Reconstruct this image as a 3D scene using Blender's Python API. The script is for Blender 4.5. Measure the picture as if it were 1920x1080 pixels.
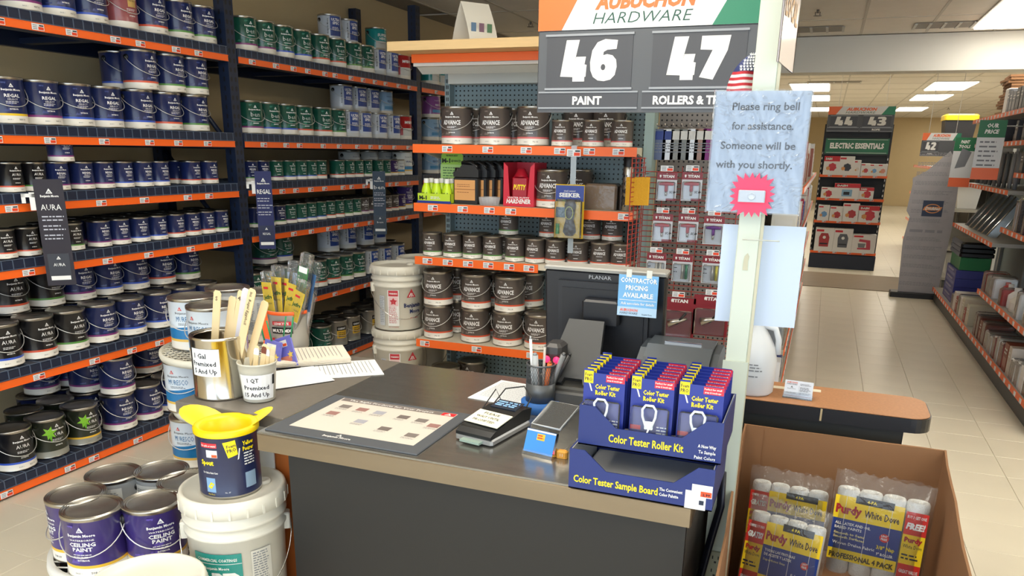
import bpy, math, random
from mathutils import Matrix, Vector
random.seed(7)
PI=math.pi; R=math.radians
for o in list(bpy.data.objects): bpy.data.objects.remove(o)
S=bpy.context.scene; C=S.collection
# ------------------------------------------------------------ camera, world, exposure
F=1465.125; CX,CY=960,720; EYE=1.52
def cam_axes():
    rx,ry,rz=R(16.62139949),R(1.03209128),R(-21.00322587)
    yaw=Matrix(((math.cos(rz),-math.sin(rz),0),(math.sin(rz),math.cos(rz),0),(0,0,1)))
    B=Matrix(((1,0,0),(0,0,-1),(0,1,0)))
    P=Matrix(((1,0,0),(0,math.cos(rx),-math.sin(rx)),(0,math.sin(rx),math.cos(rx))))
    Ro=Matrix(((math.cos(ry),-math.sin(ry),0),(math.sin(ry),math.cos(ry),0),(0,0,1)))
    return Ro@P@B@yaw
CM=cam_axes()
cam=bpy.data.objects.new('camera',bpy.data.cameras.new('camera')); C.objects.link(cam); S.camera=cam
cam.data.sensor_width=36; cam.data.lens=F*36/1920; cam.data.shift_y=(CY-540)/1920; cam.data.clip_end=100
rm=Matrix((CM[0],-CM[1],-CM[2])).transposed().to_4x4(); rm.translation=Vector((0,0,EYE)); cam.matrix_world=rm
def at(px,py,X=None,Y=None,z=None):
    r=CM.transposed()@Vector(((px-CX)/F,(py-CY)/F,1))
    t=X/r[0] if X is not None else (Y/r[1] if Y is not None else (z-EYE)/r[2])
    return Vector((r[0]*t,r[1]*t,r[2]*t+EYE))
def solveY(px,X,z):
    k=(px-CX)/F; n=[CM[0][i]-k*CM[2][i] for i in range(3)]
    return -(n[0]*X+n[2]*(z-EYE))/n[1]
def solveX(px,Y,z):
    k=(px-CX)/F; n=[CM[0][i]-k*CM[2][i] for i in range(3)]
    return -(n[1]*Y+n[2]*(z-EYE))/n[0]
w=bpy.data.worlds.new('world'); S.world=w; w.use_nodes=True
w.node_tree.nodes['Background'].inputs[0].default_value=(.74,.87,1,1); w.node_tree.nodes['Background'].inputs[1].default_value=3.0
S.view_settings.view_transform='Standard'; S.view_settings.look='None'; S.view_settings.gamma=1; S.view_settings.exposure=0.02
LAMP=7.5
# ------------------------------------------------------------ materials
def lin(c): return tuple((x/255/12.92 if x/255<=.04045 else ((x/255+.055)/1.055)**2.4) for x in c)
MATS={}
def M(c,r=.5,met=0,bump=0,bs=80,var=0,emit=0,trans=0,coat=0,alpha=1,vs=6,stretch=None,name=None):
    k=(tuple(c),r,met,bump,bs,var,emit,trans,coat,alpha,vs,stretch)
    if k in MATS: return MATS[k]
    m=bpy.data.materials.new(name or 'm_%d_%d_%d'%tuple(c)); m.use_nodes=True; nt=m.node_tree; b=nt.nodes['Principled BSDF']
    L=lin(c); b.inputs['Base Color'].default_value=(*L,1); b.inputs['Roughness'].default_value=r; b.inputs['Metallic'].default_value=met
    if trans: b.inputs['Transmission Weight'].default_value=trans; b.inputs['IOR'].default_value=1.35
    if coat: b.inputs['Coat Weight'].default_value=coat; b.inputs['Coat Roughness'].default_value=.1
    if alpha<1: b.inputs['Alpha'].default_value=alpha
    if emit: b.inputs['Emission Color'].default_value=(*L,1); b.inputs['Emission Strength'].default_value=emit
    if bump or var:
        tc=nt.nodes.new('ShaderNodeTexCoord'); mp=nt.nodes.new('ShaderNodeMapping'); nt.links.new(tc.outputs['Object'],mp.inputs[0])
        if stretch: mp.inputs['Scale'].default_value=stretch
    if var:
        n=nt.nodes.new('ShaderNodeTexNoise'); n.inputs['Scale'].default_value=vs; n.inputs['Detail'].default_value=5
        cr=nt.nodes.new('ShaderNodeMix'); cr.data_type='RGBA'; nt.links.new(mp.outputs[0],n.inputs['Vector']); nt.links.new(n.outputs['Fac'],cr.inputs[0])
        cr.inputs[6].default_value=(*[x*(1-var) for x in L],1); cr.inputs[7].default_value=(*[min(1,x*(1+var)) for x in L],1)
        nt.links.new(cr.outputs[2],b.inputs['Base Color'])
    if bump:
        n=nt.nodes.new('ShaderNodeTexNoise'); n.inputs['Scale'].default_value=bs; n.inputs['Detail'].default_value=3
        bp=nt.nodes.new('ShaderNodeBump'); bp.inputs['Strength'].default_value=bump; bp.inputs['Distance'].default_value=.01
        nt.links.new(mp.outputs[0],n.inputs['Vector']); nt.links.new(n.outputs['Fac'],bp.inputs['Height']); nt.links.new(bp.outputs[0],b.inputs['Normal'])
    MATS[k]=m; return m
WHITE=M((235,235,232),.45); PAPER=M((232,234,236),.7); BLACK=M((18,18,20),.45); TIN=M((185,182,175),.28,1); DKTIN=M((142,136,130),.36,.8,var=.25,vs=30)
NAVY=M((23,35,60),.42,0,var=.15); ORANGE=M((250,108,32),.4); STEEL=M((150,148,142),.3,.9,var=.25,vs=4,stretch=(1,8,1)); CHROME=M((215,215,215),.15,1)
CARD=M((146,106,72),.8,var=.08); INK=M((40,42,50),.6); INKW=M((240,240,240),.5); RED=M((205,35,45),.45); BLUE=M((30,50,140),.4); YEL=M((250,225,20),.4)
GREYT=M((120,124,130),.6); HW=M((236,232,222),.35,var=.04)
def plastic(name,haze=.04,bump=0,bs=30,rough=.08,boost=1.0,tint=(.97,.985,1)):
    m=bpy.data.materials.new(name); m.use_nodes=True; nt=m.node_tree; nt.nodes.clear(); N=nt.nodes.new; L=nt.links.new
    out=N('ShaderNodeOutputMaterial'); tr=N('ShaderNodeBsdfTransparent'); tr.inputs[0].default_value=(*tint,1); gl=N('ShaderNodeBsdfGlossy'); gl.inputs['Roughness'].default_value=rough
    df=N('ShaderNodeBsdfDiffuse'); df.inputs[0].default_value=(.85,.88,.9,1); fr=N('ShaderNodeFresnel'); fr.inputs[0].default_value=1.5
    ml=N('ShaderNodeMath'); ml.operation='MULTIPLY'; ml.inputs[1].default_value=boost; ml.use_clamp=True; L(fr.outputs[0],ml.inputs[0])
    m1=N('ShaderNodeMixShader'); m1.inputs[0].default_value=haze; L(tr.outputs[0],m1.inputs[1]); L(df.outputs[0],m1.inputs[2])
    m2=N('ShaderNodeMixShader'); L(ml.outputs[0],m2.inputs[0]); L(m1.outputs[0],m2.inputs[1]); L(gl.outputs[0],m2.inputs[2]); L(m2.outputs[0],out.inputs[0])
    if bump:
        tc=N('ShaderNodeTexCoord'); n=N('ShaderNodeTexNoise'); n.inputs['Scale'].default_value=bs; n.inputs['Detail'].default_value=2; n.inputs['Distortion'].default_value=1.5
        bp=N('ShaderNodeBump'); bp.inputs['Strength'].default_value=bump; bp.inputs['Distance'].default_value=.01; L(tc.outputs['Object'],n.inputs['Vector']); L(n.outputs['Fac'],bp.inputs['Height']); L(bp.outputs[0],gl.inputs['Normal']); L(bp.outputs[0],fr.inputs['Normal'])
    return m
CLEAR=plastic('clear_plastic'); FILM=plastic('plastic_film',.05,.4,25,.12,1.2)
# ------------------------------------------------------------ mesh builder
class MB:
    def __init__(s): s.v=[];s.f=[];s.mi=[];s.sm=[];s.mats=[]
    def m(s,mat):
        if mat not in s.mats: s.mats.append(mat)
        return s.mats.index(mat)
    def add(s,vs,fs,mat,sm=False,T=None):
        b=len(s.v); i=s.m(mat)
        s.v+= [tuple(T@Vector(v)) for v in vs] if T else [tuple(v) for v in vs]
        for f in fs: s.f.append(tuple(b+k for k in f)); s.mi.append(i); s.sm.append(sm)
        return s
    def box(s,x0,x1,y0,y1,z0,z1,mat,T=None):
        return s.add([(x0,y0,z0),(x1,y0,z0),(x1,y1,z0),(x0,y1,z0),(x0,y0,z1),(x1,y0,z1),(x1,y1,z1),(x0,y1,z1)],
         [(3,2,1,0),(4,5,6,7),(0,1,5,4),(1,2,6,5),(2,3,7,6),(3,0,4,7)],mat,False,T)
    def bbox(s,x0,x1,y0,y1,z0,z1,mat,c=.004,T=None):      # box with chamfered vertical edges and top
        o=[(x0+c,y0),(x1-c,y0),(x1,y0+c),(x1,y1-c),(x1-c,y1),(x0+c,y1),(x0,y1-c),(x0,y0+c)]
        mx,my=(x0+x1)/2,(y0+y1)/2
        def ring(z,k): return [(mx+(x-mx)*(1-k/abs(x1-x0)*2),my+(y-my)*(1-k/abs(y1-y0)*2),z) for x,y in o]
        vs=ring(z0,0)+ring(z1-c,0)+ring(z1,c); fs=[tuple(range(7,-1,-1)),tuple(range(16,24))]
        for a in (0,8): fs+=[(a+i,a+(i+1)%8,a+8+(i+1)%8,a+8+i) for i in range(8)]
        return s.add(vs,fs,mat,False,T)
    def lathe(s,prof,n=32,T=None,mat=None,sm=True,arc=2*PI,a0=0):
        full=arc>=2*PI-1e-6; cols=n if full else n+1
        vs=[];
        for p in prof:
            for i in range(cols):
                a=a0+arc*i/n; vs.append((p[0]*math.sin(a),-p[0]*math.cos(a),p[1]))
        b=len(s.v); s.v+= [tuple(T@Vector(v)) for v in vs] if T else vs
        for j in range(len(prof)-1):
            mi=s.m(prof[j+1][2] if len(prof[j+1])>2 else mat)
            for i in range(n):
                k=(i+1)%cols
                s.f.append((b+j*cols+i,b+j*cols+k,b+(j+1)*cols+k,b+(j+1)*cols+i)); s.mi.append(mi); s.sm.append(sm)
        return s
    def tube(s,pts,r,mat,n=6,T=None,closed=False,cap=True):
        pts=[Vector(p) for p in pts]; vs=[]; N=len(pts)
        up=None
        for i,p in enumerate(pts):
            if closed: d=pts[(i+1)%N]-pts[i-1]
            else: d=pts[min(i+1,N-1)]-pts[max(i-1,0)]
            if d.length<1e-9: d=Vector((0,0,1))
            d.normalize()
            if up is None or abs(up.dot(d))>.95: up=Vector((0,0,1)) if abs(d.z)<.9 else Vector((1,0,0))
            a=(up-d*up.dot(d)).normalized(); up=a; b=d.cross(a)
            rr=r[i] if isinstance(r,(list,tuple)) else r
            vs+=[p+(a*math.cos(2*PI*k/n)+b*math.sin(2*PI*k/n))*rr for k in range(n)]
        fs=[]
        for i in range(N if closed else N-1):
            j=(i+1)%N
            fs+=[(i*n+k,i*n+(k+1)%n,j*n+(k+1)%n,j*n+k) for k in range(n)]
        if cap and not closed: fs+=[tuple(range(n-1,-1,-1)),tuple((N-1)*n+k for k in range(n))]
        return s.add(vs,fs,mat,True,T)
    def prism(s,out,d,mat,T=None,axis='y'):   # outline in (x,z), extruded along +y by d
        n=len(out)
        if axis=='y': vs=[(x,0,z) for x,z in out]+[(x,d,z) for x,z in out]
        elif axis=='z': vs=[(x,y,0) for x,y in out]+[(x,y,d) for x,y in out]
        else: vs=[(0,y,z) for y,z in out]+[(d,y,z) for y,z in out]
        fs=[tuple(range(n)),tuple(range(2*n-1,n-1,-1))]+[(i+n,(i+1)%n+n,(i+1)%n,i) for i in range(n)]
        return s.add(vs,fs,mat,False,T)
    def build(s,name,parent=None,loc=None,rz=None,kind=None,fix=True):
        me=bpy.data.meshes.new(name); me.from_pydata([tuple(v) for v in s.v],[],s.f)
        for m in s.mats: me.materials.append(m)
        me.polygons.foreach_set('material_index',s.mi); me.polygons.foreach_set('use_smooth',s.sm); me.update()
        o=bpy.data.objects.new(name,me); C.objects.link(o)
        if parent: o.parent=parent
        if loc: o.location=loc
        if rz is not None: o.rotation_euler=(0,0,rz)
        if kind: o['kind']=kind
        return o
def TR(x=0,y=0,z=0,rx=0,ry=0,rz=0,s=1):
    return Matrix.Translation((x,y,z))@Matrix.Rotation(rz,4,'Z')@Matrix.Rotation(ry,4,'Y')@Matrix.Rotation(rx,4,'X')@Matrix.Scale(s,4)
# ------------------------------------------------------------ flat print (lettering, logos)
TC={}
def txt(s,bold,shear,res):
    k=(s,bold,shear,res)
    if k not in TC:
        cu=bpy.data.curves.new('lettering','FONT'); cu.body=s; cu.offset=bold; cu.shear=shear; cu.resolution_u=res; cu.align_x='LEFT'
        o=bpy.data.objects.new('lettering',cu); me=bpy.data.meshes.new_from_object(o)
        TC[k]=([(v.co.x,v.co.y) for v in me.vertices],[tuple(p.vertices) for p in me.polygons])
        bpy.data.objects.remove(o); bpy.data.curves.remove(cu); bpy.data.meshes.remove(me)
    return TC[k]
class P:
    def __init__(s): s.b=MB(); s.l=.0004
    def poly(s,pts,mat,lift=1): s.b.add([(x,y,lift*s.l) for x,y in pts],[tuple(range(len(pts)))],mat); return s
    def rect(s,x0,y0,x1,y1,mat,lift=1,nx=1):
        for i in range(nx):
            a=x0+(x1-x0)*i/nx; c=x0+(x1-x0)*(i+1)/nx; s.poly([(a,y0),(c,y0),(c,y1),(a,y1)],mat,lift)
        return s
    def quad(s,bl,br,tr,tl,mat,lift=1,n=6):
        L=lambda a,b,t:(a[0]+(b[0]-a[0])*t,a[1]+(b[1]-a[1])*t)
        for i in range(n): s.poly([L(bl,br,i/n),L(bl,br,(i+1)/n),L(tl,tr,(i+1)/n),L(tl,tr,i/n)],mat,lift)
        return s
    def text(s,t,x,y,h,mat,w=None,al='c',bold=.0,shear=0,lift=2,res=1,rot=0):
        v,f=txt(t,bold,shear,res)
        if not v: return s
        k=h/.73; xs=[a for a,_ in v]; x0,x1=min(xs),max(xs); kx=k if w is None else w/(x1-x0); W=(x1-x0)*kx
        ox={'c':-W/2,'l':0,'r':-W}[al]; c,sn=math.cos(rot),math.sin(rot)
        out=[]
        for a,b in v:
            u=(a-x0)*kx+ox; q=b*k; out.append((x+u*c-q*sn,y+u*sn+q*c,lift*s.l))
        s.b.add(out,f,mat); return s
    def lines(s,x0,x1,ys,h,mat,seed=1,lift=2):
        r=random.Random(seed)
        for y in ys:
            x=x0; e=x0+(x1-x0)*r.uniform(.75,1)
            while x<e:
                q=min(e,x+h*r.uniform(1.5,5)); s.poly([(x,y),(q,y),(q,y+h),(x,y+h)],mat,lift); x=q+h*.8
        return s
    def logo(s,x,y,h,mat,inner,lift=2):
        s.poly([(x-h*.6,y),(x+h*.6,y),(x,y+h)],mat,lift)
        s.poly([(x-h*.34,y+h*.12),(x-h*.2,y+h*.12),(x-h*.02,y+h*.5),(x-h*.1,y+h*.55)],inner,lift+1)
        s.poly([(x-h*.06,y+h*.12),(x+h*.06,y+h*.12),(x+h*.14,y+h*.45),(x+h*.04,y+h*.5)],inner,lift+1)
        s.poly([(x+h*.16,y+h*.12),(x+h*.3,y+h*.12),(x+h*.2,y+h*.33)],inner,lift+1); return s
    def star(s,x,y,r,mat,n=5,k=.42,lift=2):
        return s.poly([(x+(r if i%2==0 else r*k)*math.sin(PI*i/n),y+(r if i%2==0 else r*k)*math.cos(PI*i/n)) for i in range(2*n)],mat,lift)
    def build(s,name,parent=None,T=None,cyl=None,loc=None,taper=0,rz=None):
        o=[]
        for x,y,z in s.b.v:
            if cyl:
                rr=cyl+z+taper*y; a=x/cyl; q=Vector((rr*math.sin(a),-rr*math.cos(a),y))
            else: q=Vector((x,-z,y))
            o.append(T@q if T else q)
        s.b.v=o; return s.b.build(name,parent,loc,rz)
# ------------------------------------------------------------ things
def tag(o,label,cat,group=None):
    o['label']=label; o['category']=cat
    if group: o['group']=group
    return o
def thing(name,label,cat,loc=(0,0,0),rz=0,group=None):
    o=bpy.data.objects.new(name,None); o.empty_display_size=.05; C.objects.link(o); o.location=loc; o.rotation_euler=(0,0,rz); return tag(o,label,cat,group)
def dup(root,loc,rz,label,group=None):
    def cp(o,par):
        c=o.copy(); C.objects.link(c); c.parent=par
        for ch in o.children: cp(ch,c)
        return c
    r=cp(root,None); r.location=loc; r.rotation_euler=(0,0,rz); r['label']=label
    if group: r['group']=group
    return r
def struct(o): o['kind']='structure'; return o
ORD=['zeroth','first','second','third','fourth','fifth','sixth','seventh','eighth','ninth','tenth','eleventh','twelfth','thirteenth','fourteenth','fifteenth','sixteenth','seventeenth','eighteenth','nineteenth','twentieth','twenty-first','twenty-second','twenty-third','twenty-fourth','twenty-fifth','twenty-sixth','twenty-seventh','twenty-eighth','twenty-ninth','thirtieth']+['thirty-'+q for q in ('first','second','third','fourth','fifth','sixth','seventh','eighth','ninth')]+['fortieth']+['forty-'+q for q in ('first','second','third','fourth','fifth','sixth','seventh')]
def price_tag(b,x,z,w=.05,h=.022,y=0,mw=None):
    """white ticket with an orange price field, facing -y"""
    b.box(x-w/2,x+w/2,y-.0012,y,z-h/2,z+h/2,PAPER)
    b.box(x+w*.02,x+w*.45,y-.0018,y-.0012,z-h*.4,z+h*.05,M((232,70,30),.5)); b.box(x+w*.1,x+w*.45,y-.0018,y-.0012,z+h*.15,z+h*.35,INK)
    for i in range(3): b.box(x-w*.42,x-w*.08,y-.0016,y-.0012,z-h*.35+i*h*.27,z-h*.25+i*h*.27,GREYT)
# ============================================================ SETTING
CZ=2.75
g=MB().box(-3.86,6,-2.5,29,-.06,-.003,M((176,166,148),.6)).build('floor'); struct(g)
TILE=M((222,214,194),.3,0,var=.07,vs=3.5,bump=.02,bs=60); ts=.305
tb=MB().bbox(-ts/2+.0008,ts/2-.0008,-ts/2+.0008,ts/2-.0008,-.003,0,TILE,.0012)
cells=[]
for i in range(-13,20):
    for j in range(-8,95):
        x=(i+.5)*ts+.1; y=(j+.5)*ts
        if x<-3.6 or x>5.9: continue
        cells.append((x,y,(-3.3<x<-1.4 and 1.5<y<4.6) or (-.4<x<1.5 and 2.9<y<12.5)))
first=None; n=0; rest=MB()
for x,y,big in cells:
    if big and n<298:
        if first is None: first=tb.build('floor_tile',g,(x,y,0)); n+=1; continue
        c=first.copy(); C.objects.link(c); c.location=(x,y,0); n+=1
    else: rest.add([(x-ts/2+.0008,y-ts/2+.0008,0),(x+ts/2-.0008,y-ts/2+.0008,0),(x+ts/2-.0008,y+ts/2-.0008,0),(x-ts/2+.0008,y+ts/2-.0008,0)],[(0,1,2,3)],TILE)
rest.build('floor_tile',g,kind='stuff')
ce=MB().box(-3.86,6,-2.5,29,CZ+.01,CZ+.06,M((150,145,138),.8)).build('ceiling'); struct(ce)
CT=M((240,235,226),.85,0,var=.05,bump=.15,bs=200); pt=MB().bbox(-.3,.3,-.6,.6,-.002,.008,CT,.002)
LAMPS=[(1.70,8.45),(1.82,16.36),(1.82,19.3),(1.83,23.8),(3.35,27.2),(-.475,16.36),(-.475,19.3),(-.475,23.8),(4.2,16.7),(4.2,8.6),(-1.1,2.0),(1.7,3.8),(-1.1,-.6),(1.7,-.6),(4.2,3.8),(1.7,12.6),(-1.4,12.6),(4.2,12.6)]
def lamp_at(x,y): return False
first=None; n=0; restc=MB()
for i in range(-6,10):
    for j in range(-2,24):
        x=i*.61-.15; y=j*1.22+.6
        if x<-3.5 or lamp_at(x,y): 
            continue
        if 4<y<26 and n<290:
            if first is None: first=pt.build('ceiling_tile',ce,(x,y,CZ)); n+=1; continue
            c=first.copy(); C.objects.link(c); c.location=(x,y,CZ); n+=1
        else: restc.box(x-.3,x+.3,y-.6,y+.6,CZ-.002,CZ+.008,CT)
restc.build('ceiling_tile',ce,kind='stuff')
gb=MB(); GR=M((205,200,190),.5)
for i in range(-6,11): gb.box(i*.61-.467,i*.61-.443,-2.4,29,CZ-.006,CZ+.004,GR)
for j in range(-2,25): gb.box(-3.85,6,j*1.22-.022,j*1.22+.002,CZ-.0055,CZ+.004,GR)
gb.build('ceiling_grid',ce)
EM=M((255,247,232),.5,emit=LAMP)
for k,(x,y) in enumerate(LAMPS):
    hw,hl=(.32,.85) if y>14 else ((.54,.85) if y>7 else (.5,.8))
    t=thing('ceiling_light','white ceiling light panel, %s'%(['topmost at the right edge of photo','largest beyond the white beam','next one beyond the largest far panel','third beyond the beam, right row','farthest, above the right shelving','nearest in the left row beyond the beam','second in the left row beyond the beam','third in left row beyond beam'][k] if k<8 else 'out of view number %s from the counter'%ORD[k-7]),'light',(x,y,CZ))
    MB().box(-hw-.03,hw+.03,-hl-.03,hl+.03,-.016,-.0065,WHITE).build('light_frame',t)
    MB().box(-hw,hw,-hl,hl,-.028,-.016,EM).build('diffuser',t)  # diffuser shaped to drop below the tiles, its glowing sides brighten the ceiling
TAN=M((206,186,146),.8,0,var=.04,bump=.1,bs=150)
struct(MB().box(-3.96,-3.86,-2.5,29,-.06,CZ+.06,TAN).build('wall_left'))
struct(MB().box(-3.96,6.1,29,29.1,-.06,CZ+.06,TAN).build('wall_back'))
struct(MB().box(6,6.1,-2.5,29,-.06,CZ+.06,TAN).build('wall_right'))  # right wall added to stop too much light coming in
struct(MB().box(-3.86,6,9.6,9.95,2.385,CZ-.01,M((226,226,220),.75,var=.02)).build('trim_1'))
# air vents
for k,(a,b_,y) in enumerate(((-.62,-.02,8.9),(.62,1.12,8.9),(-.5,.35,15.2))):
    v=thing('ceiling_vent',['slotted air vent in ceiling left of the beam, above hanging side sign','slotted air vent in ceiling left of the nearest light panel','thin long vent in the ceiling beyond the white beam'][k],'vent',(a,y,CZ-.012))
    W_=b_-a; MB().box(0,W_,0,.35,0,.006,M((150,146,140),.6)).build('vent_back',v)
    for q in range(5): MB().box(W_*q/4-.012,W_*q/4+.012,0,.35,-.008,0,M((205,205,200),.5)).build('vent_bar',v)
for k,(px,py) in enumerate(((995,48),(1533,27),(1880,158),(1778,205))):
    p=at(px,py,z=CZ-.04); t=thing('sprinkler_head','dark fire sprinkler in ceiling %s'%['left of the big aisle sign','right of the pole top','at far right beyond the white beam','far right ahead of the cardboard stack'][k],'sprinkler',(p.x,p.y,CZ-.05))
    MB().tube([(0,0,.05),(0,0,.02)],.012,DKTIN).build('pipe',t)
    MB().lathe([(0,-.004),(.035,-.004),(.035,0),(0,0)],12,mat=DKTIN).tube([(-.02,0,.03),(-.018,0,0)],.004,DKTIN).tube([(.02,0,.03),(.018,0,0)],.004,DKTIN).build('deflector',t)
# ============================================================ PAINT CANS
STR={'purple':(132,52,122),'blue':(58,92,200),'red':(222,92,62),'green':(92,150,72),'yellow':(238,200,40),'gold':(236,190,60),'pink':(214,110,110),'none':None}
KIND={ # label colour, print style, colour word
 'regal':((28,40,88),'navy'),'aura':((22,22,26),'black'),'ben':((26,84,70),'green'),'ultra':((205,212,222),'silver white'),'advance':((88,80,76),'brown'),
 'ceiling':((64,50,122),'purple'),'impervo':((188,42,44),'red'),'super':((40,150,150),'teal'),'lblue':((150,186,220),'pale blue'),'violet':((140,80,150),'violet'),
 'cabinet':((168,164,156),'silver'),'leaf':((36,42,30),'leafy black'),'pearl':((150,78,84),'rose pink'),'navyq':((60,44,100),'purple'),'muresco':((226,236,246),'white and blue'),'blank':((206,208,208),'white'),'white':((228,232,230),'white')}
CAN={}
def can_proto(kind,stripe,q,lod):
    """q: quart; lod 0 near, 1 far"""
    col,_=KIND[kind]; R0,H0=(.054,.125) if q else (.083,.19); k=H0/.19
    n=40 if lod==0 else 24
    t=thing('paint_can','','paint can')
    lab=M(col,.28,0,var=.10,vs=9,coat=.3) if kind!='cabinet' else M(col,.35,.6)
    st=M(STR[stripe],.35) if STR.get(stripe) else lab
    base=HW if kind not in('ultra','leaf','cabinet') else (M((200,204,206),.35) if kind=='ultra' else M((150,150,140),.35))
    z1,z2=.034*k,.043*k
    if kind=='muresco': base=HW; st=M((232,190,90),.4)
    pr=[(R0-.003,0.0005,TIN),(R0+.001,.001*k,TIN),(R0+.001,.005*k,TIN),(R0,.006*k,TIN),(R0,z1,base),(R0,z2,st)]
    if kind=='muresco': pr+=[(R0,.075*k,M((28,120,180),.35))]
    pr+=[(R0,H0-.012*k,lab),(R0+.0015,H0-.011*k,TIN),(R0+.0015,H0-.003*k,TIN)]
    b=MB().lathe([(0,.0005,TIN)]+pr,n); b.build('can_body',t)
    rim=[(R0+.0015,H0-.003*k),(R0+.0005,H0),(R0-.0015,H0),(R0-.0025,H0-.0035*k),(R0-.0045,H0-.0035*k),(R0-.0055,H0-.0008*k),(R0-.0075,H0-.0008*k),(R0-.0088,H0-.004*k),(R0-.0105,H0-.004*k),(R0-.0115,H0-.0015*k),(R0-.0135,H0-.0015*k),(R0-.0155,H0-.0048*k)]
    MB().lathe([(a,z,TIN) for a,z in rim]+[(0,H0-.0048*k,DKTIN)],n).build('lid',t)
    # print
    p=P(); w=1 if not q else .65
    ink=INKW if kind not in('ultra','muresco','lblue','blank','white') else M((30,50,110),.5)
    L2=M(tuple(min(255,int(c*1.22+16)) for c in col),.3)
    if kind in('regal','ben','ceiling','advance') and not q:
        p.quad((-.085*w,.05*k),(-.058*w,.05*k),(-.018*w,.168*k),(-.036*w,.168*k),L2,1).quad((-.018*w,.168*k),(-.018*w,.168*k),(-.036*w,.168*k),(-.036*w,.168*k),L2,1).quad((-.04*w,.05*k),(-.014*w,.05*k),(.004*w,.09*k),(-.02*w,.09*k),L2,1)
    if kind in('regal','aura','ben','advance','ceiling','navyq','leaf','pearl'):
        if kind!='pearl': p.logo(0,.148*k,.016*k,INKW,lab)
        p.text('Benjamin Moore',0,.134*k,.0085*k,INKW,w=.078*w,bold=.03)
        if kind=='regal':
            p.text('REGAL',0,.108*k,.0135*k,INKW,w=.062*w,bold=.02).text('SELECT',0,.096*k,.007*k,INKW,w=.042*w)
        elif kind in('aura','leaf'): p.text('AURA',.0,.105*k,.017*k,INKW,w=.06*w,bold=.0)
        elif kind=='ben': p.text('ben',0,.098*k,.028*k,INKW,w=.058*w,bold=-.01)
        elif kind=='advance': p.text('ADVANCE',-.004*w,.1*k,.0225*k,INKW,w=.1*w,bold=.03)
        elif kind in('ceiling','navyq'):
            p.text('WATERBORNE',0,.121*k,.0055*k,INKW,w=.07*w,bold=.01).text('CEILING',0,.104*k,.012*k,INKW,w=.074*w,bold=.03).text('PAINT',0,.089*k,.012*k,INKW,w=.056*w,bold=.03)
        elif kind=='pearl': p.rect(-.02,.10,.03,.165,M((214,180,110),.3,.3),1,4).text('REGAL',.005,.125,.008,INK,w=.034).text('PEARL FINISH',0,.07,.007,INKW,w=.05)
        if lod==0: p.lines(-.028*w,.028*w,[(.089-.006*i)*k-(.012*k if kind in('ceiling','navyq') else 0) for i in range(2)],.0022*k,INKW,5); p.text('INTERIOR',0,.058*k,.0055*k,INKW,w=.034*w,bold=.03)
        else: p.rect(-.025*w,.085*k,.025*w,.088*k,INKW,2,3).rect(-.018*w,.058*k,.018*w,.062*k,INKW,2,3)
        if kind=='leaf':
            for dx,dz in ((-.035,.125),):
                p.poly([(dx+.034*(1 if i%2==0 else .45)*math.sin(2*PI*i/12+.3),dz+.034*(1 if i%2==0 else .45)*math.cos(2*PI*i/12+.3)) for i in range(12)],M((128,190,50),.4),3)
                p.poly([(dx-.008,dz-.01),(dx+.004,dz-.045),(dx+.01,dz-.01)],M((100,170,40),.4),3)
    elif kind=='ultra':
        p.rect(-.045*w,.046*k,.045*w,.176*k,M((34,66,142),.35),1,8).text('ULTRA',0,.145*k,.018*k,INKW,w=.07*w,bold=.04).text('SPEC',0,.122*k,.018*k,INKW,w=.055*w,bold=.04)
        p.lines(-.03*w,.03*w,[.1*k,.092*k,.084*k],.004*k,INKW,3); p.text('Benjamin Moore',-.058*w,.06*k,.01*k,INK,w=.1*k,al='l',rot=PI/2,bold=.02)
    elif kind in('impervo','super'):
        p.rect(-.06*w,.03*k,.06*w,.09*k,M((210,210,205),.4),1,8)
        s_={'impervo':'IMPERVO','super':'SUPER'}[kind]; p.text(s_,0,.125*k,.02*k,INKW,w=.09*w,bold=.04)
        if kind=='super': p.text('HIDE',0,.1*k,.018*k,INKW,w=.06*w,bold=.04)
    elif kind=='muresco':
        for q_ in range(12): p.poly([(-.09+.015*q_,.07*k),(-.075+.015*q_,.07*k),(-.075+.015*q_,(.078+.0018*(q_+1))*k),(-.09+.015*q_,(.078+.0018*q_)*k)],M((28,120,180),.35),1)
        p.logo(-.02,.148,.014,M((200,60,70),.5),HW).text('Benjamin Moore',0,.135,.0085,INK,w=.08).text('MURESCO',0,.108,.02,M((40,110,160),.5),w=.075)
        p.lines(-.03,.03,[.1,.095],.002,INK,4)
    elif kind=='cabinet':
        p.rect(-.04*w,.06*k,.04*w,.15*k,M((224,180,60),.4),1,6).rect(-.04*w,.118*k,.04*w,.15*k,BLACK,2,6).text('CABINET',0,.127*k,.014*k,INKW,w=.066*w,bold=.03,lift=3).lines(-.03*w,.03*w,[.1*k,.085*k,.07*k],.005*k,INK,2,3)
    elif kind in('lblue','violet','white'):
        p.text('Benjamin Moore',0,.14*k,.009*k,ink,w=.08*w).text('WALL' if kind=='white' else 'FRESH START',0,.1*k,.016*k,ink,w=.07*w,bold=.02).rect(-.06*w,.045*k,.06*w,.07*k,M((70,140,190),.4),1,6)
    elif kind=='blank':
        p.rect(-.075,.03,.075,.165,M((196,198,196),.45),1,10).lines(-.068,-.004,[.15-.006*i for i in range(18)],.0026,GREYT,11).lines(.004,.066,[.15-.006*i for i in range(18)],.0026,GREYT,12)
    if stripe!='none' and kind!='blank' and lod==0 or kind=='advance':
        p.text({'ceiling':'508 09','advance':'792 1X','regal':'N547 1X','aura':'N522 1X'}.get(kind,'N626 1X'),.03*w,.016*k,.0075*k,INK,w=.028*w).text('BASE 1',-.02*w,.016*k,.005*k,GREYT,w=.02*w)
    p.build('label_print',t,cyl=R0)
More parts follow.
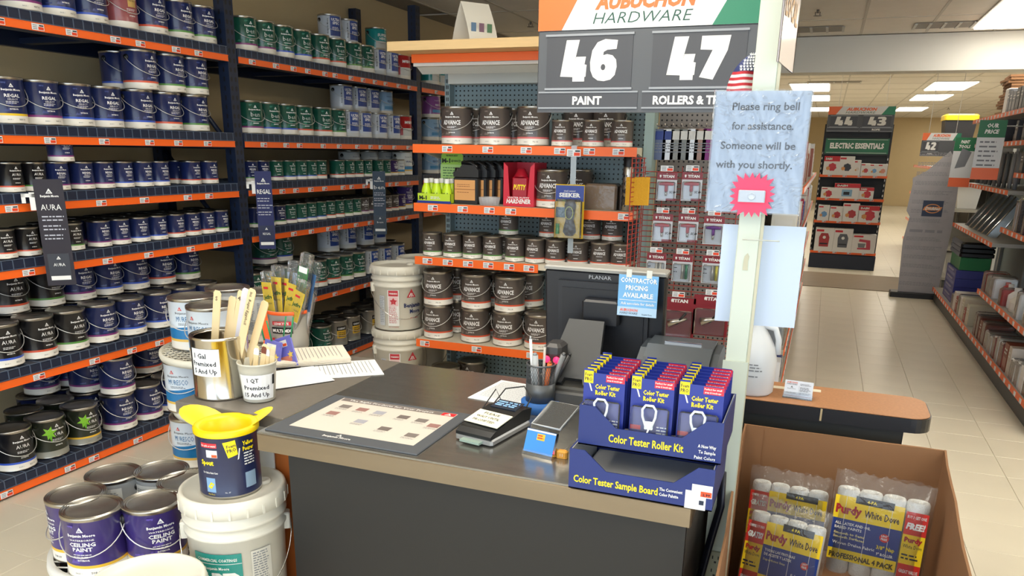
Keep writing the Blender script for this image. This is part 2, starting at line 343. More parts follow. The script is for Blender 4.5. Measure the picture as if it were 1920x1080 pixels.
    if not q:
        for sx in (-1,1):
            e=MB(); T=TR(sx*(R0),0,.152,ry=sx*PI/2); e.lathe([(0,.006,BLACK),(.012,.006,BLACK),(.014,.002,BLACK),(.014,-.002,BLACK)],14,T); e.build('handle_ear',t)
        a=random.uniform(.8,1.0); pts=[(sx_*.092*math.cos(u),-.093*math.sin(u),.152-.085*a*math.sin(u)**.8) for sx_,u in [(1,PI*i/18) for i in range(19)]]
        MB().tube(pts,.0018,M((222,222,220),.35,.6),5).build('wire_handle',t)
    return t
USED=set()
def can(kind,stripe,loc,rz,label,group,q=False,lod=0):
    k=(kind,stripe,q,lod)
    if k not in CAN: CAN[k]=can_proto(*k)
    if k not in USED:
        USED.add(k); t=CAN[k]; t.location=loc; t.rotation_euler=(0,0,rz); t['label']=label
        if group: t['group']=group
        return t
    return dup(CAN[k],loc,rz,label,group)
# ============================================================ STORAGE RACK
RX=-3.22
ST={'t':2.008,'s':1.546,'q':1.265,'r':.99,'u':.523,'f':.045}     # top edge of the orange strip on each shelf
DECK=.045
def cnum(n): return ORD[n] if n<len(ORD) else 'last'
def rack(name,label,y0,y1,posts,tags):
    t=thing(name,label,'shelving rack',(RX,y0,0)); L=y1-y0
    for fr in posts:
        for bx in (0,-.55):
            b=MB(); z1=2.42 if fr>.1 and fr<6 and L>2.25 else 2.62
            if fr<.2 and L<2.25: z1=2.62
            b.box(bx-.07,bx,fr+.001,fr+.076,0.01,z1,NAVY); b.box(bx-.078,bx+.008,fr+.001,fr+.078,0,.01,NAVY); b.build('post',t)
            hb=MB(); z=.12
            while z<z1-.05:
                hb.prism([(-.006,0),(.006,0),(.009,.02),(0,.028),(-.009,.02)],.0015,BLACK,TR(bx+.0005,fr+.02,z,rz=PI/2)); hb.prism([(-.006,0),(.006,0),(.009,.02),(0,.028),(-.009,.02)],.0015,BLACK,TR(bx+.0005,fr+.055,z,rz=PI/2))
                hb.box(bx-.04,bx-.03,fr+.0002,fr+.0012,z,z+.025,BLACK); z+=.05
            hb.build('slot',t,kind='stuff')
        for z in (.3,.9,1.5,2.1): MB().box(-.55,-.06,fr+.02,fr+.05,z,z+.03,NAVY).build('brace',t)
        for z in (.33,.93,1.53): MB().tube([(-.07,fr+.03,z),(-.55,fr+.03,z+.55)],.016,NAVY,4).build('brace',t)
    for s,z in ST.items():
        b=MB(); b.box(-.06,.004,.08 if posts[0]<.1 else 0,L-.002,z-.037,z+.038,NAVY); b.box(-.56,-.52,0.08,L-.002,z-.045,z+.036,NAVY)
        for i in range(4): b.box(-.52,-.06,.3+i*(L-.5)/3-.03,.3+i*(L-.5)/3+.03,z-.03,z-.004,NAVY)
        b.build('beam',t)
        st=MB().box(.004,.008,.085,L-.005,z-.034,z-.001,ORANGE).box(.008,.011,.085,L-.005,z-.034,z-.031,ORANGE).box(.008,.011,.085,L-.005,z-.004,z-.001,ORANGE).build('label_strip',t)
        for k in range(tags[s]):
            y=.15+(k+.5+random.uniform(-.25,.25))*(L-.25)/tags[s]; bb=MB(); price_tag(bb,0,0,.058,.026)
            o=bb.build('price_tag',st); o.location=(.0115,y,z-.018); o.rotation_euler=(0,0,PI/2)
        d=MB(); d.box(-.55,0,.082,L-.004,z+DECK-.006,z+DECK-.002,M((26,34,54),.6)); d.box(-.008,.002,.082,L-.004,z,z+DECK-.004,M((24,36,62),.5))
        y=.1; WI=M((84,98,120),.45)
        while y<L-.01:
            d.box(.002,.005,y-.0022,y+.0022,z-.002,z+DECK,WI); d.box(-.54,.003,y-.002,y+.002,z+DECK-.003,z+DECK,WI) ; y+=.052
        for zz in (z+.001,z+DECK-.003): d.box(.003,.006,.085,L-.006,zz,zz+.003,WI)
        for xx in (-.14,-.28,-.42): d.box(xx,xx+.004,.085,L-.006,z+DECK-.004,z+DECK-.001,WI)
        d.build('wire_deck',t,kind='stuff')
    return t
Y1,Y2=3.83,6.08
rack('storage_rack','navy and orange paint rack bay at left edge of the photo',Y1-2.4,Y1,[0],dict(t=11,s=9,q=9,r=9,u=9,f=9))
rack('storage_rack','navy and orange paint rack bay in the middle of the long wall',Y1,Y2,[0],dict(t=12,s=10,q=12,r=10,u=9,f=7))
rack('storage_rack','farthest navy and orange rack bay, mostly behind the brown-can shelving',Y2,Y2+2.4,[0,2.32],dict(t=8,s=8,q=8,r=8,u=6,f=5))
BAYN={1:'near rack bay',2:'middle rack bay',3:'farthest rack bay'}
SHN={'t':'top shelf','s':'second shelf down','q':'third shelf down','r':'fourth shelf down','u':'fifth shelf down','f':'floor-level shelf'}
def row(bay,s,items,q=False,dep=0,layer=0,phr='front row',ray_z=None,y=None):
    """items: (px or None, kind, stripe)"""
    Rr,Hh=(.054,.125) if q else (.083,.19); X=RX-.014-Rr-dep*(2*Rr+.006); zb=ST[s]+DECK+layer*(Hh+.0005); last=-9; n=0
    lod=0 if bay==1 else 1
    for it in items:
        px,kind,stripe=it[:3]
        y=solveY(px,X,zb+Hh*.5)
        if y<last+2*Rr+.006 : y=last+2*Rr+.006
        lo={1:Y1-2.2,2:Y1+.078,3:Y2+.078}[bay]+Rr+.006; hi={1:Y1,2:Y2,3:Y2+2.3}[bay]-Rr-.006
        if y<lo: y=lo
        if y>hi: y=hi
        if y<last+2*Rr+.003: continue
        last=y; n+=1
        base=math.pi/2; toCam=math.atan2(X-0,y)  # turn a little towards the aisle opening
        a=base-R(random.uniform(-4,12) if bay==1 else random.uniform(6,24))
        lb='%s %s can%s, %s from left, %s, %s %s'%(KIND[kind][1],'quart' if q else 'gallon','' if stripe in('none',) else ', %s stripe'%stripe,cnum(n),phr,{1:'near bay',2:'middle bay',3:'farthest bay'}[bay],SHN[s].replace(' down',''))
        can(kind,stripe,(X,y,zb+.0008),a,lb,'paint cans on the %s of the %s'%(SHN[s],BAYN[bay]),q,lod)
def K(kind,*ps): return [(px,kind,st) for px,st in ps]
r_,a_,b_='regal','aura','ben'; pu,bl,re,gr='purple','blue','red','green'
row(1,'t',K(r_,(33,pu),(100,bl),(163,bl))+[(222,'pearl','none')]+K(r_,(280,re),(331,gr),(375,gr)))
row(1,'s',K(r_,(6,'yellow'),(58,pu),(128,bl),(193,bl),(256,bl),(309,re),(361,gr),(402,gr)))
row(1,'s',K(r_,(262,re),(315,gr),(355,gr)),layer=1,phr='stacked layer')
row(1,'s',[(222,r_,bl),(418,b_,pu)],layer=1,dep=1,phr='stacked layer behind')
row(1,'q',K(a_,(17,re),(58,gr))+K(r_,(105,pu),(152,pu),(191,pu),(228,bl),(265,bl),(295,bl),(357,re),(390,re),(417,re)),q=True)
row(1,'q',K(a_,(5,re),(48,gr))+K(r_,(100,pu),(140,pu),(180,pu),(222,bl),(330,re),(355,re)),q=True,dep=1,phr='second row')
row(1,'q',K(r_,(112,pu)),q=True,layer=1,phr='stacked alone')
row(1,'r',K(a_,(3,re),(31,re),(75,gr),(133,gr))+K(r_,(185,pu),(222,pu),(259,bl),(293,bl),(327,re),(357,re),(381,re),(407,gr),(434,gr)),q=True)
row(1,'r',K(a_,(78,gr))+K(r_,(130,pu),(162,pu),(200,pu),(232,bl),(268,bl),(300,bl),(330,re),(358,re),(384,re),(408,gr)),q=True,dep=1,phr='second row')
row(1,'r',K(r_,(145,pu),(176,pu),(208,bl),(240,bl),(270,bl),(300,re),(374,re),(400,gr)),q=True,dep=2,phr='third row')
row(1,'u',K(a_,(0,bl),(52,re),(122,gr))+K(r_,(185,pu),(240,bl),(293,bl),(340,re),(380,gr)))
row(1,'u',K(a_,(-40,re),(10,re),(80,gr))+K(r_,(143,pu),(196,bl),(247,bl),(298,re),(346,gr),(387,gr)),dep=1,phr='second row')
row(1,'u',K(a_,(12,re),(82,gr))+K(r_,(143,pu),(194,bl),(247,bl),(298,re),(346,gr),(387,gr)),dep=1,layer=1,phr='stacked second row')
row(1,'u',K(a_,(30,re)),dep=2,layer=1,phr='stacked third row')
row(1,'f',[(25,a_,bl),(88,'leaf','none'),(152,'leaf','gold')]+K(r_,(222,pu),(272,pu),(312,bl)))
row(1,'f',K(r_,(218,pu)),layer=1,phr='stacked front')
row(1,'f',[(50,'leaf','none'),(105,'leaf','none'),(160,r_,pu),(200,r_,pu),(240,r_,pu),(288,r_,bl)],dep=1,phr='second row')
row(1,'f',[(160,r_,pu),(272,r_,re),(312,r_,bl)],dep=1,layer=1,phr='stacked second row')
row(1,'f',[(70,r_,pu),(108,r_,pu)],dep=2,phr='third row'); row(1,'f',[(75,r_,pu),(113,r_,pu)],dep=2,layer=1,phr='stacked third row')
u_,im='ultra','impervo'
row(2,'t',K(b_,(455,pu),(487,pu),(526,bl),(560,bl),(595,re),(627,re),(657,gr),(680,gr))+K(u_,(701,'none'),(727,'none'))+[(755,im,'none')])
row(2,'t',K(u_,(618,'none'),(650,'none'))+K('super',(705,'none'),(735,'none'),(765,'none')),dep=1,layer=1,phr='stacked second row')
row(2,'t',K('blank',(622,'none'),(652,'none'),(705,'none'),(735,'none'),(765,'none')),dep=1,phr='second row')
row(2,'s',K(b_,(467,pu),(497,bl),(528,bl),(563,re),(600,re),(627,gr))+K(u_,(648,'none'),(676,'none'),(706,'none'),(731,'none'))+[(757,im,'none')])
row(2,'s',K('blank',(640,'none'),(668,'none'),(692,'none'))+K('lblue',(720,'none'),(745,'none')),dep=1,phr='second row')
row(2,'s',K(u_,(640,'none'),(668,'none'),(692,'none'))+K('lblue',(720,'none'),(745,'none')),dep=1,layer=1,phr='stacked second row')
row(2,'q',K(r_,(467,gr),(487,gr))+K(b_,(515,pu),(539,bl),(560,bl),(579,bl),(598,re),(632,re),(651,re),(668,re),(685,gr),(706,gr),(716,gr))+[(729,'navyq','gold'),(743,'white','gold')],q=True)
row(2,'q',K('white',(755,'gold'),(780,'gold')),phr='far end')
row(2,'q',K('white',(655,'none'),(690,'none'),(718,'none')),dep=1,phr='second row')
row(2,'r',K(r_,(477,gr),(498,gr),(520,gr))+K(b_,(540,pu),(557,bl),(577,bl),(596,bl),(613,re),(628,re),(645,gr),(660,gr))+[(675,'advance',pu),(690,'advance',pu),(706,'advance',re),(722,'advance',re),(730,'advance',re),(741,'navyq','gold')],q=True)
row(2,'r',K(r_,(477,gr),(498,gr),(518,gr))+K(b_,(536,pu),(553,bl),(572,bl),(590,bl),(608,re),(623,re),(638,gr),(654,gr),(668,gr),(682,gr)),q=True,dep=1,phr='second row')
row(2,'r',K(b_,(520,pu),(540,bl),(558,bl),(575,bl),(590,re),(606,re),(622,gr),(638,gr),(654,gr),(668,gr)),q=True,dep=2,phr='third row')
row(2,'r',K('ceiling',(757,'gold'),(782,'gold')),phr='far end')
row(2,'u',K(b_,(450,pu),(485,pu),(522,bl),(555,bl),(585,re),(613,re),(641,gr),(663,gr))+K(u_,(690,'none'),(715,'none'),(740,'none')))
row(2,'u',K(b_,(497,pu),(525,bl),(560,re),(590,re))+K(u_,(620,'none'),(650,'none'),(680,'none'),(705,'none'))+K('advance',(725,re),(745,re)),dep=1,phr='second row')
row(2,'u',K(b_,(495,pu),(525,bl)),dep=1,layer=1,phr='stacked second row')
row(2,'u',K(u_,(615,'none'),(648,'none'),(682,'none'),(705,'none')),dep=1,layer=1,phr='stacked at right')
row(2,'f',K(b_,(560,re),(600,gr))+K('cabinet',(630,'none'),(655,'none'),(690,'none'),(715,'none')))
row(2,'f',K(b_,(560,re),(600,gr))+K('cabinet',(622,'none'),(650,'none'),(678,'none'),(700,'none')),dep=1,phr='second row')
row(3,'t',K('super',(806,'none'),(822,'none')))
row(3,'s',K('lblue',(805,'none'),(820,'none')))
row(3,'s',K('violet',(808,'none')),dep=0,layer=1,phr='stacked layer')
row(3,'q',K('lblue',(805,'none'),(822,'none')))
# ============================================================ END SHELVING FACING THE COUNTER
PEG=M((126,146,152),.5,var=.04); PEGF=M((140,158,162),.45); DECKC=M((214,206,186),.5)
def pegboard(b,x0,x1,z0,z1,y,mat,p=.0254):
    nx=int((x1-x0)/p); nz=int((z1-z0)/p); p1=(x1-x0)/nx; p2=(z1-z0)/nz; h=.0042
    vs=[];fs=[]
    for i in range(nx):
        for j in range(nz):
            cx=x0+(i+.5)*p1; cz=z0+(j+.5)*p2; k=len(vs)
            vs+=[(cx-p1/2,y,cz-p2/2),(cx+p1/2,y,cz-p2/2),(cx+p1/2,y,cz+p2/2),(cx-p1/2,y,cz+p2/2),(cx-h,y,cz-h),(cx+h,y,cz-h),(cx+h,y,cz+h),(cx-h,y,cz+h)]
            fs+=[(k,k+1,k+5,k+4),(k+1,k+2,k+6,k+5),(k+2,k+3,k+7,k+6),(k+3,k,k+4,k+7)]
    b.add(vs,fs,mat); b.box(x0,x1,y+.006,y+.02,z0,z1,BLACK)
EX0,EX1,EY=-2.066,-.86,3.85
E_=thing('shelving_unit','grey pegboard shelving with orange shelf edges facing the counter','shelving',((EX0+EX1)/2,4.1,0))
def W(name,b,parent,kind=None):        # geometry given in world coordinates, re-based to its thing
    l=parent.matrix_world.inverted() if False else Matrix.Translation(-Vector(parent.location))
    if parent.rotation_euler.z: l=Matrix.Rotation(-parent.rotation_euler.z,4,'Z')@l
    b.v=[tuple(l@Vector(v)) for v in b.v]; return b.build(name,parent,kind=kind)
b=MB(); pegboard(b,EX0+.03,EX1-.03,.12,1.93,4.30,PEG); W('pegboard',b,E_)
for x in (EX0,EX1-.03):
    b=MB().box(x,x+.03,4.24,4.33,0,1.97,PEGF)
    z=.15
    while z<1.9: b.box(x+.008,x+.013,4.2385,4.24,z,z+.02,BLACK).box(x+.018,x+.023,4.2385,4.24,z,z+.02,BLACK); z+=.032
    W('upright',b,E_)
SH=[(1.545,EX1),(1.241,EX1),(.954,EX1),(.486,EX1),(.12,EX1)]
for k,(z,xe) in enumerate(SH):
    b=MB().box(EX0,xe,EY+.004,4.24,z-.03,z-.001,DECKC)
    for x in (EX0,xe-.012): b.prism([(EY+.04,z-.03),(4.24,z-.03),(4.24,z-.09)],.012,DECKC,TR(x,0,0),axis='x')
    sh=W('shelf',b,E_)
    xo=EX1 if k!=2 else -1.345
    st=MB().box(EX0,xo,EY-.003,EY+.003,z-.044,z,ORANGE); st=W('label_strip',st,E_)
    tagpx={0:(839,915,987,1050,1105,1160),1:(812,868,918,958,1170),2:(802,840,878,916,955,992),3:(797,894,997),4:()}[k]
    for px in tagpx:
        x=solveX(px,EY,z-.02); bb=MB(); price_tag(bb,0,0,.058,.03); o=bb.build('price_tag',st); o.location=(x-E_.location.x,EY-.0035-E_.location.y,z-.022)
b=MB().box(EX0,EX1,EY+.02,4.3,1.93,1.95,M((222,222,214),.5)).prism([(EY+.02,1.95),(EY+.12,1.90),(EY+.12,1.95)],EX1-EX0,M((222,222,214),.5),TR(EX0,0,0),axis='x').box(EX0+.04,EX1-.04,4.2,4.3,1.87,1.93,M((222,222,214),.5)); W('canopy',b,E_)
W('canopy_strip',MB().box(EX0,EX1,EY,EY+.012,1.945,1.985,ORANGE),E_)
bl_=at(725,95,Y=3.7)
bd=thing('wooden_board','long pale wooden board lying on top of the pegboard shelving','board',(-1.55,3.95,1.986))
W('plank',MB().bbox(bl_.x,-.87,3.7,4.25,1.9865,2.03,M((226,192,138),.6,var=.15,vs=6,stretch=(1,12,12)),.003),bd)
br=thing('paper_brochure','folded tent brochure with colour swatches on the wooden board','brochure',(at(890,78,Y=3.95).x,3.95,2.0305))
PB=M((222,218,206),.6)
b=MB()
pr=[(-.1+.1*t**1.4,.2*t) for t in [i/6 for i in range(7)]]; pr2=[(.1-.1*t**1.4,.2*t) for t in [i/6 for i in range(7)]]
for q in (pr,pr2):
    b.prism(q+[(x+.002 if q is pr else x-.002,z) for x,z in reversed(q)],.16,PB,TR(0,-.08,0))
o=b.build('paper_card',br); o.rotation_euler=(0,0,R(-38))
for i in range(3):
    for q in (-1,1):
        pp=P().rect(-.014,0,.014,.045,M([(90,120,150),(120,90,110),(80,120,90)][i],.6)).build('swatch',br,T=Matrix.Rotation(R(-38),4,'Z')@TR(q*.083,-.05+.045*i,.05,rz=q*PI/2,rx=0))
br.rotation_euler=(0,0,0)
def ecan(px,z,stripe,q=False,dep=0,lb=''):
    Rr=.054 if q else .083; Y=EY+.03+Rr+dep; 
    x=solveX(px,Y,z+.09)
    return can('advance',stripe,(x,Y,z+.0005),R(random.uniform(0,8)),lb,None,q,0 if not q else 1)
for k,px in enumerate((857,929,1000)): ecan(px,1.545,'pink',lb='brown gallon can, pink stripe, %s from left on pegboard top shelf'%cnum(k+1))
for k,px in enumerate((1055,1113,1167)): ecan(px,1.545,'pink',True,lb='brown quart can, pink stripe, %s from left on pegboard top shelf'%cnum(k+1))
for k,px in enumerate((893,962,1085,1142)): ecan(px,1.545,'pink',dep=.2,lb='brown gallon can behind front cans, %s from left, pegboard top shelf'%cnum(k+1))
for k,px in enumerate((811,849,886,924,966,1004,1042,1084,1127,1165)): ecan(px,.954,'green' if k<5 else 'red',True,lb='brown quart can, %s stripe, %s from left on pegboard third shelf'%('green' if k<5 else 'red',cnum(k+1)))
for k,px in enumerate((862,902,945,985,1027,1065,1106,1147)): ecan(px,.954,'green' if k<4 else 'red',True,dep=.115,lb='brown quart can in back row, %s from left, pegboard third shelf'%cnum(k+1))
for k,px in enumerate((954,1030,1108,1149)): ecan(px,.954+.1255,'green' if k<1 else 'red',True,dep=.115,lb='brown quart can stacked on back row, %s from left, pegboard third shelf'%cnum(k+1))
for k,px in enumerate((822,893,956)): ecan(px,.486+.1905,'red',lb='brown gallon can, upper layer, %s from left, low pegboard shelf'%cnum(k+1))
for k,px in enumerate((822,892,952,1012)): ecan(px,.486,'red',lb='brown gallon can, lower layer, %s from left, low pegboard shelf'%cnum(k+1))
for k,px in enumerate((858,925,992)):
    for l in (0,1): ecan(px,.486+l*.1905,'red',dep=.19,lb='brown gallon can, back row %s layer, %s from left, low pegboard shelf'%(('lower','upper')[l],cnum(k+1)))
ecan(836,.12,'red',dep=.02,lb='brown gallon can at floor level under pegboard shelves, in front'); ecan(884,.12,'red',dep=.2,lb='brown gallon can at floor level under pegboard shelves, behind')
ecan(1036,1.241,'red',lb='brown gallon can beside red hardener box'); ecan(1082,1.241,'red',dep=.18,lb='brown gallon can behind the hanging tool blister pack')
# goods on the second shelf
zs=1.2415; LIME=M((190,220,50),.4)
def ex(px,Y=3.93): return solveX(px,Y,1.3)
cx_=ex(822)
t=thing('bottle_display','lime display tray with tall printed header behind small bottles','display',(cx_,3.93,zs))
MB().box(-.10,.10,-.055,-.052,0,.05,LIME).box(-.10,.10,-.056,-.055,0,.012,BLUE).box(-.10,-.097,-.055,.1,0,.05,LIME).box(.097,.10,-.055,.1,0,.05,LIME).box(-.1,.1,-.055,.1,0,.003,LIME).build('tray',t)
MB().box(-.035,.105,.1,.104,0,.2,M((176,214,130),.5)).prism([(-.03,.2),(.1,.2),(.1,.25),(.09,.26),(-.02,.26),(-.03,.25)],.004,M((150,200,70),.5),TR(0,.1,0)).build('header',t)
P().text('M-1',.0,.21,.022,BLACK,w=.05,bold=.05).text('ADVANCED',.06,.213,.013,BLACK,w=.06,bold=.02).text('ALWAYS ADD',.035,.243,.009,BLACK,w=.07,bold=.02).lines(-.02,.09,[.18-.014*i for i in range(8)],.005,M((60,110,60),.5),4).build('header_print',t,T=TR(0,.0995,0))
P().text('M-1',-.065,.018,.02,BLACK,w=.045,bold=.05).lines(-.02,.05,[.03,.022],.004,WHITE,1).build('tray_print',t,T=TR(0,-.0562,0))
bot=None
for i in range(3):
    for j in range(2):
        lb='small lime bottle with white cap, %s from left in %s row of the tray'%(cnum(i+1),('front','back')[j])
        loc=(cx_-.062+.062*i,3.93-.02+.06*j,zs+.0035)
        if bot is None:
            bot=thing('additive_bottle',lb,'bottle',loc,0,'lime bottles in the display tray')
            MB().lathe([(0,0),(.026,0),(.027,.004),(.027,.06),(.022,.078),(.013,.098),(.011,.104)],20,mat=M((200,232,40),.3)).build('bottle_body',bot)
            MB().lathe([(.014,.1),(.014,.122),(.012,.124),(0,.124)],16,mat=WHITE).build('cap',bot)
            P().rect(-.02,.03,.02,.06,M((200,232,40),.3),1,4).text('M-1',0,.038,.013,BLACK,w=.03,bold=.05).build('label_print',bot,cyl=.027)
        else: dup(bot,loc,0,lb)
jx=ex(876); jug=None; BP=M((22,22,24),.35)
for i in range(7):
    loc=(jx+.032*i,3.93+.03*i,zs); lb='black plastic jug, %s from the front of its row on the shelf'%cnum(i+1)
    loc=(jx+.03*i if i else jx,3.93+.045*i,zs)
    if jug is None:
        jug=thing('oil_jug','black plastic jug with tan label at the front of its row','jug',loc,0,'black jugs on the shelf')
        MB().bbox(-.073,.073,-.02,.02,0,.14,BP,.006).prism([(-.073,.14),(.073,.14),(.073,.175),(.05,.2),(-.02,.205),(-.045,.175),(-.073,.165)],.038,BP,TR(0,-.019,0)).build('jug_body',jug)
        MB().tube([(.06,0,.16),(.055,0,.195),(.02,0,.215),(-.03,0,.21)],.012,BP,8).build('grip',jug)
        MB().lathe([(.016,0),(.016,.022),(0,.023)],14,TR(-.055,0,.165),BLACK).build('cap',jug)
        P().rect(-.065,.02,.055,.125,M((216,158,96),.5)).rect(-.065,.075,.055,.078,M((150,90,50),.5),2).lines(-.05,.04,[.1,.09,.06],.003,M((150,90,50),.5),3).build('label_print',jug,T=TR(0,-.0203,0))
    else: dup(jug,loc,0,lb)
t=thing('plastic_tub','small clear ribbed plastic tub between black jugs and red box','tub',(ex(922),3.9,zs))
RIBM=M((222,226,230),.25,alpha=.5)
b=MB().lathe([(0,0),(.05,0),(.055,.04),(.057,.042)],28,mat=RIBM); b.build('tub_body',t)
rb=MB()
for i in range(18): a=2*PI*i/18; rb.tube([(.0505*math.sin(a),-.0505*math.cos(a),.002),(.0555*math.sin(a),-.0555*math.cos(a),.04)],.0015,RIBM,4)
rb.build('rib',t,kind='stuff')
t=thing('hardener_box','red display box of hardener with cut-out front showing a red pack','box',(ex(976),3.97,zs)); HR=M((205,30,55),.4)
b=MB(); b.box(-.085,.085,-.07,-.067,0,.05,HR).prism([(-.085,.05),(-.05,.05),(-.062,.2),(-.085,.22)],.003,HR,TR(0,-.07,0)).prism([(.085,.05),(.085,.22),(.062,.2),(.05,.05)],.003,HR,TR(0,-.07,0))
b.box(-.085,-.082,-.067,.12,0,.22,HR).box(.082,.085,-.067,.12,0,.22,HR).box(-.082,.082,.117,.12,0,.22,HR).box(-.082,.082,-.067,.117,0,.003,HR).build('box_body',t)
P().text('HARDENER',0,.016,.022,WHITE,w=.135,bold=.04,shear=.2).text('WATER PUTTY',0,.04,.009,WHITE,w=.12,bold=.02).build('box_print',t,T=TR(0,-.0703,0))
MB().bbox(-.045,.045,-.055,-.01,.004,.15,M((170,20,40),.3),.008).lathe([(.04,.15),(.018,.19),(0,.19)],14,TR(0,-.03,0),M((160,20,40),.3)).build('inner_pack',t)
P().text('PUTTY',0,.085,.026,YEL,w=.07,bold=.04,shear=.2).build('pack_print',t,T=TR(0,-.0555,0))
t=thing('wrapped_block','brown block wrapped in clear plastic beside the spray can','package',(ex(1126),3.98,zs))
MB().bbox(-.09,.08,-.05,.05,0,.125,M((150,118,84),.6,bump=.4,bs=60),.01).build('block',t)
MB().bbox(-.094,.084,-.054,.054,0,.13,FILM,.012).build('wrapper',t); MB().bbox(.086,.13,-.03,.05,0,.12,M((60,50,44),.5),.01).build('dark_wrap',t)
t=thing('spray_can','silver spray can with black cap on pegboard second shelf','spray can',(ex(1175),3.94,zs))
MB().lathe([(0,0),(.026,0),(.028,.003),(.028,.2),(.024,.212)],24,mat=TIN).build('can_body',t); MB().lathe([(.027,.2125),(.027,.27),(.024,.274),(0,.274)],20,mat=BLACK).build('cap',t)
P().text('SPRAY',0,.02,.03,INK,w=.17,bold=.03,rot=PI/2,al='l').rect(-.02,.03,.025,.07,BLACK,1,4).build('label_print',t,cyl=.028)
for i in range(3):
    p=at(1183+14*i,330,Y=3.78); t=thing('sanding_sponge','yellow sponge strip hanging from a hook, %s of three'%cnum(i+1),'sponge',(p.x,3.78,p.z-.135),0,'yellow sponge strips')
    MB().bbox(-.02,.02,-.012,.012,0,.13,M((228,168,40),.8,bump=.5,bs=200),.003).build('sponge_strip',t); MB().tube([(0,.06,.145),(0,0,.145),(0,-.01,.135),(0,-.01,.128)],.002,TIN).build('hook',t)
# clip strip with blister pack
p=at(1068,350,Y=3.78); q=at(1075,290,Y=3.8)
t=thing('clip_strip','clear hanging clip strip with a small price ticket under the top shelf','clip strip',(q.x,3.81,1.0))
MB().box(-.014,.014,-.002,0,.03,.55,M((200,212,220),.3,alpha=.5)).build('strip',t); bb=MB(); price_tag(bb,0,.515,.07,.034,-.003); bb.build('price_ticket',t)
t=thing('tool_blister_pack','yellow and blue blister pack holding a dark stud finder, hanging below the strip','tool pack',(p.x,3.79,p.z-.25))
MB().bbox(-.075,.075,-.002,.002,0,.26,M((214,176,30),.4),.002).build('backing_card',t)
P().rect(-.073,.18,.073,.255,M((50,70,150),.4)).text('SEEKER',0,.2,.02,WHITE,w=.11,bold=.04).text('stud sensor',0,.225,.01,WHITE,w=.06).rect(-.07,.1,-.02,.15,M((40,90,110),.4)).build('card_print',t,T=TR(0,-.0025,0))
MB().lathe([(0,0),(.02,.002),(.034,.02),(.03,.045),(.02,.08),(.026,.12),(.03,.15),(.022,.175),(0,.18)],20,TR(.008,-.014,.012)@Matrix.Diagonal((1,.5,1,1)),M((60,62,66),.4)).build('stud_finder',t)
MB().tube([(.008+.02*math.cos(a),-.03,.125+.03*math.sin(a)) for a in [2*PI*i/16 for i in range(16)]],.002,M((210,220,130),.4),5,closed=True).build('window_ring',t)
MB().lathe([(.01,0),(.01,.05),(0,.05)],12,TR(-.055,-.012,.02),M((40,150,70),.3)).build('battery',t)
MB().bbox(-.07,.07,-.035,-.003,.005,.19,FILM,.012).build('blister',t)
# white pails left of the shelving
PW=M((226,222,208),.35,var=.03)
def pail(loc,rz,label,pt=None,R0=.148,H=.385):
    t=thing('plastic_pail',label,'bucket',loc,rz)
    k=R0/.148
    MB().lathe([(0,0),(.132*k,0),(.135*k,.006),(.142*k,H-.12),(.149*k,H-.118),(.149*k,H-.108),(.143*k,H-.106),(.144*k,H-.085),(.151*k,H-.083),(.151*k,H-.073),(.145*k,H-.071),(.146*k,H-.045)],48,mat=PW).build('pail_body',t)
    MB().lathe([(.147*k,H-.05),(.156*k,H-.048),(.157*k,H-.02),(.152*k,H-.002),(.147*k,H),(.141*k,H-.002),(.138*k,H-.014),(.08*k,H-.012),(.0,H-.012)],48,mat=PW).build('pail_lid',t)
    rb=MB()
    for i in range(20): rb.box(.1565*k,.1585*k,-.003,.003,H-.046,H-.018,PW,Matrix.Rotation(2*PI*i/20,4,'Z'))
    rb.build('lid_notch',t,kind='stuff')
    MB().lathe([(.022,H-.012),(.022,H-.004),(.018,H-.003),(.012,H-.003),(.011,H-.010),(0,H-.010)],20,TR(.085*k,.02,0),PW).build('spout_plug',t)
    for sx in (-1,1): MB().bbox(-.016,.016,-.008,.012,H-.15,H-.1,PW,.003,Matrix.Rotation(sx*PI/2,4,'Z')@TR(0,-.15*k,0)).build('handle_lug',t)
    pts=[((.162*k)*math.cos(PI*i/20),-.165*k*math.sin(PI*i/20),H-.125-.17*math.sin(PI*i/20)**.85) for i in range(21)]
    MB().tube(pts,.002,CHROME,6).build('wire_handle',t); return t
def pail_print(t,k=1):
    p=P(); WR=M((190,50,60),.5); INKB=M((25,40,90),.5)
    p.rect(-.1,.03,-.035,.235,WHITE,1,6).rect(-.095,.2,-.04,.233,WR,2,5).text('WARNING',-.0675,.212,.008,WHITE,w=.045,bold=.04,lift=3).rect(-.095,.145,-.04,.197,M((226,190,190),.5),2,4)
    p.star(-.067,.17,.022,WR,5,.55,3).text('NO CONGELAR',-.067,.02,.006,WR,w=.055); p.lines(-.094,-.042,[.138-.007*i for i in range(14)],.003,WR,8)
    p.logo(.04,.19,.05,WR,WHITE).text('Benjamin',.05,.135,.024,INKB,w=.115,bold=.03).text('Moore',.065,.1,.024,INKB,w=.075,bold=.03).lines(.03,.1,[.07],.004,WR,3)
    p.rect(-.155,.03,-.12,.2,M((196,200,204),.5),1,3).lines(-.152,-.123,[.19-.01*i for i in range(15)],.003,GREYT,5)
    p.build('label_print',t,cyl=.1425*k,taper=0)
px_=(-2.245,3.965)
pal=thing('pallet_base','low wooden platform under the white pails by pegboard shelving','platform',(px_[0]-.01,px_[1]+.1,0)); MB().box(-.16,.16,-.25,.4,0,.15,M((150,110,70),.7)).build('platform_board',pal)
zt=at(745,492,Y=px_[1]).z
h1=(zt-.151)/2-.004
t=pail((px_[0],px_[1],.151),R(46),'lower white pail with red warning label, in the stack left of pegboard shelves',H=h1+.0); pail_print(t)
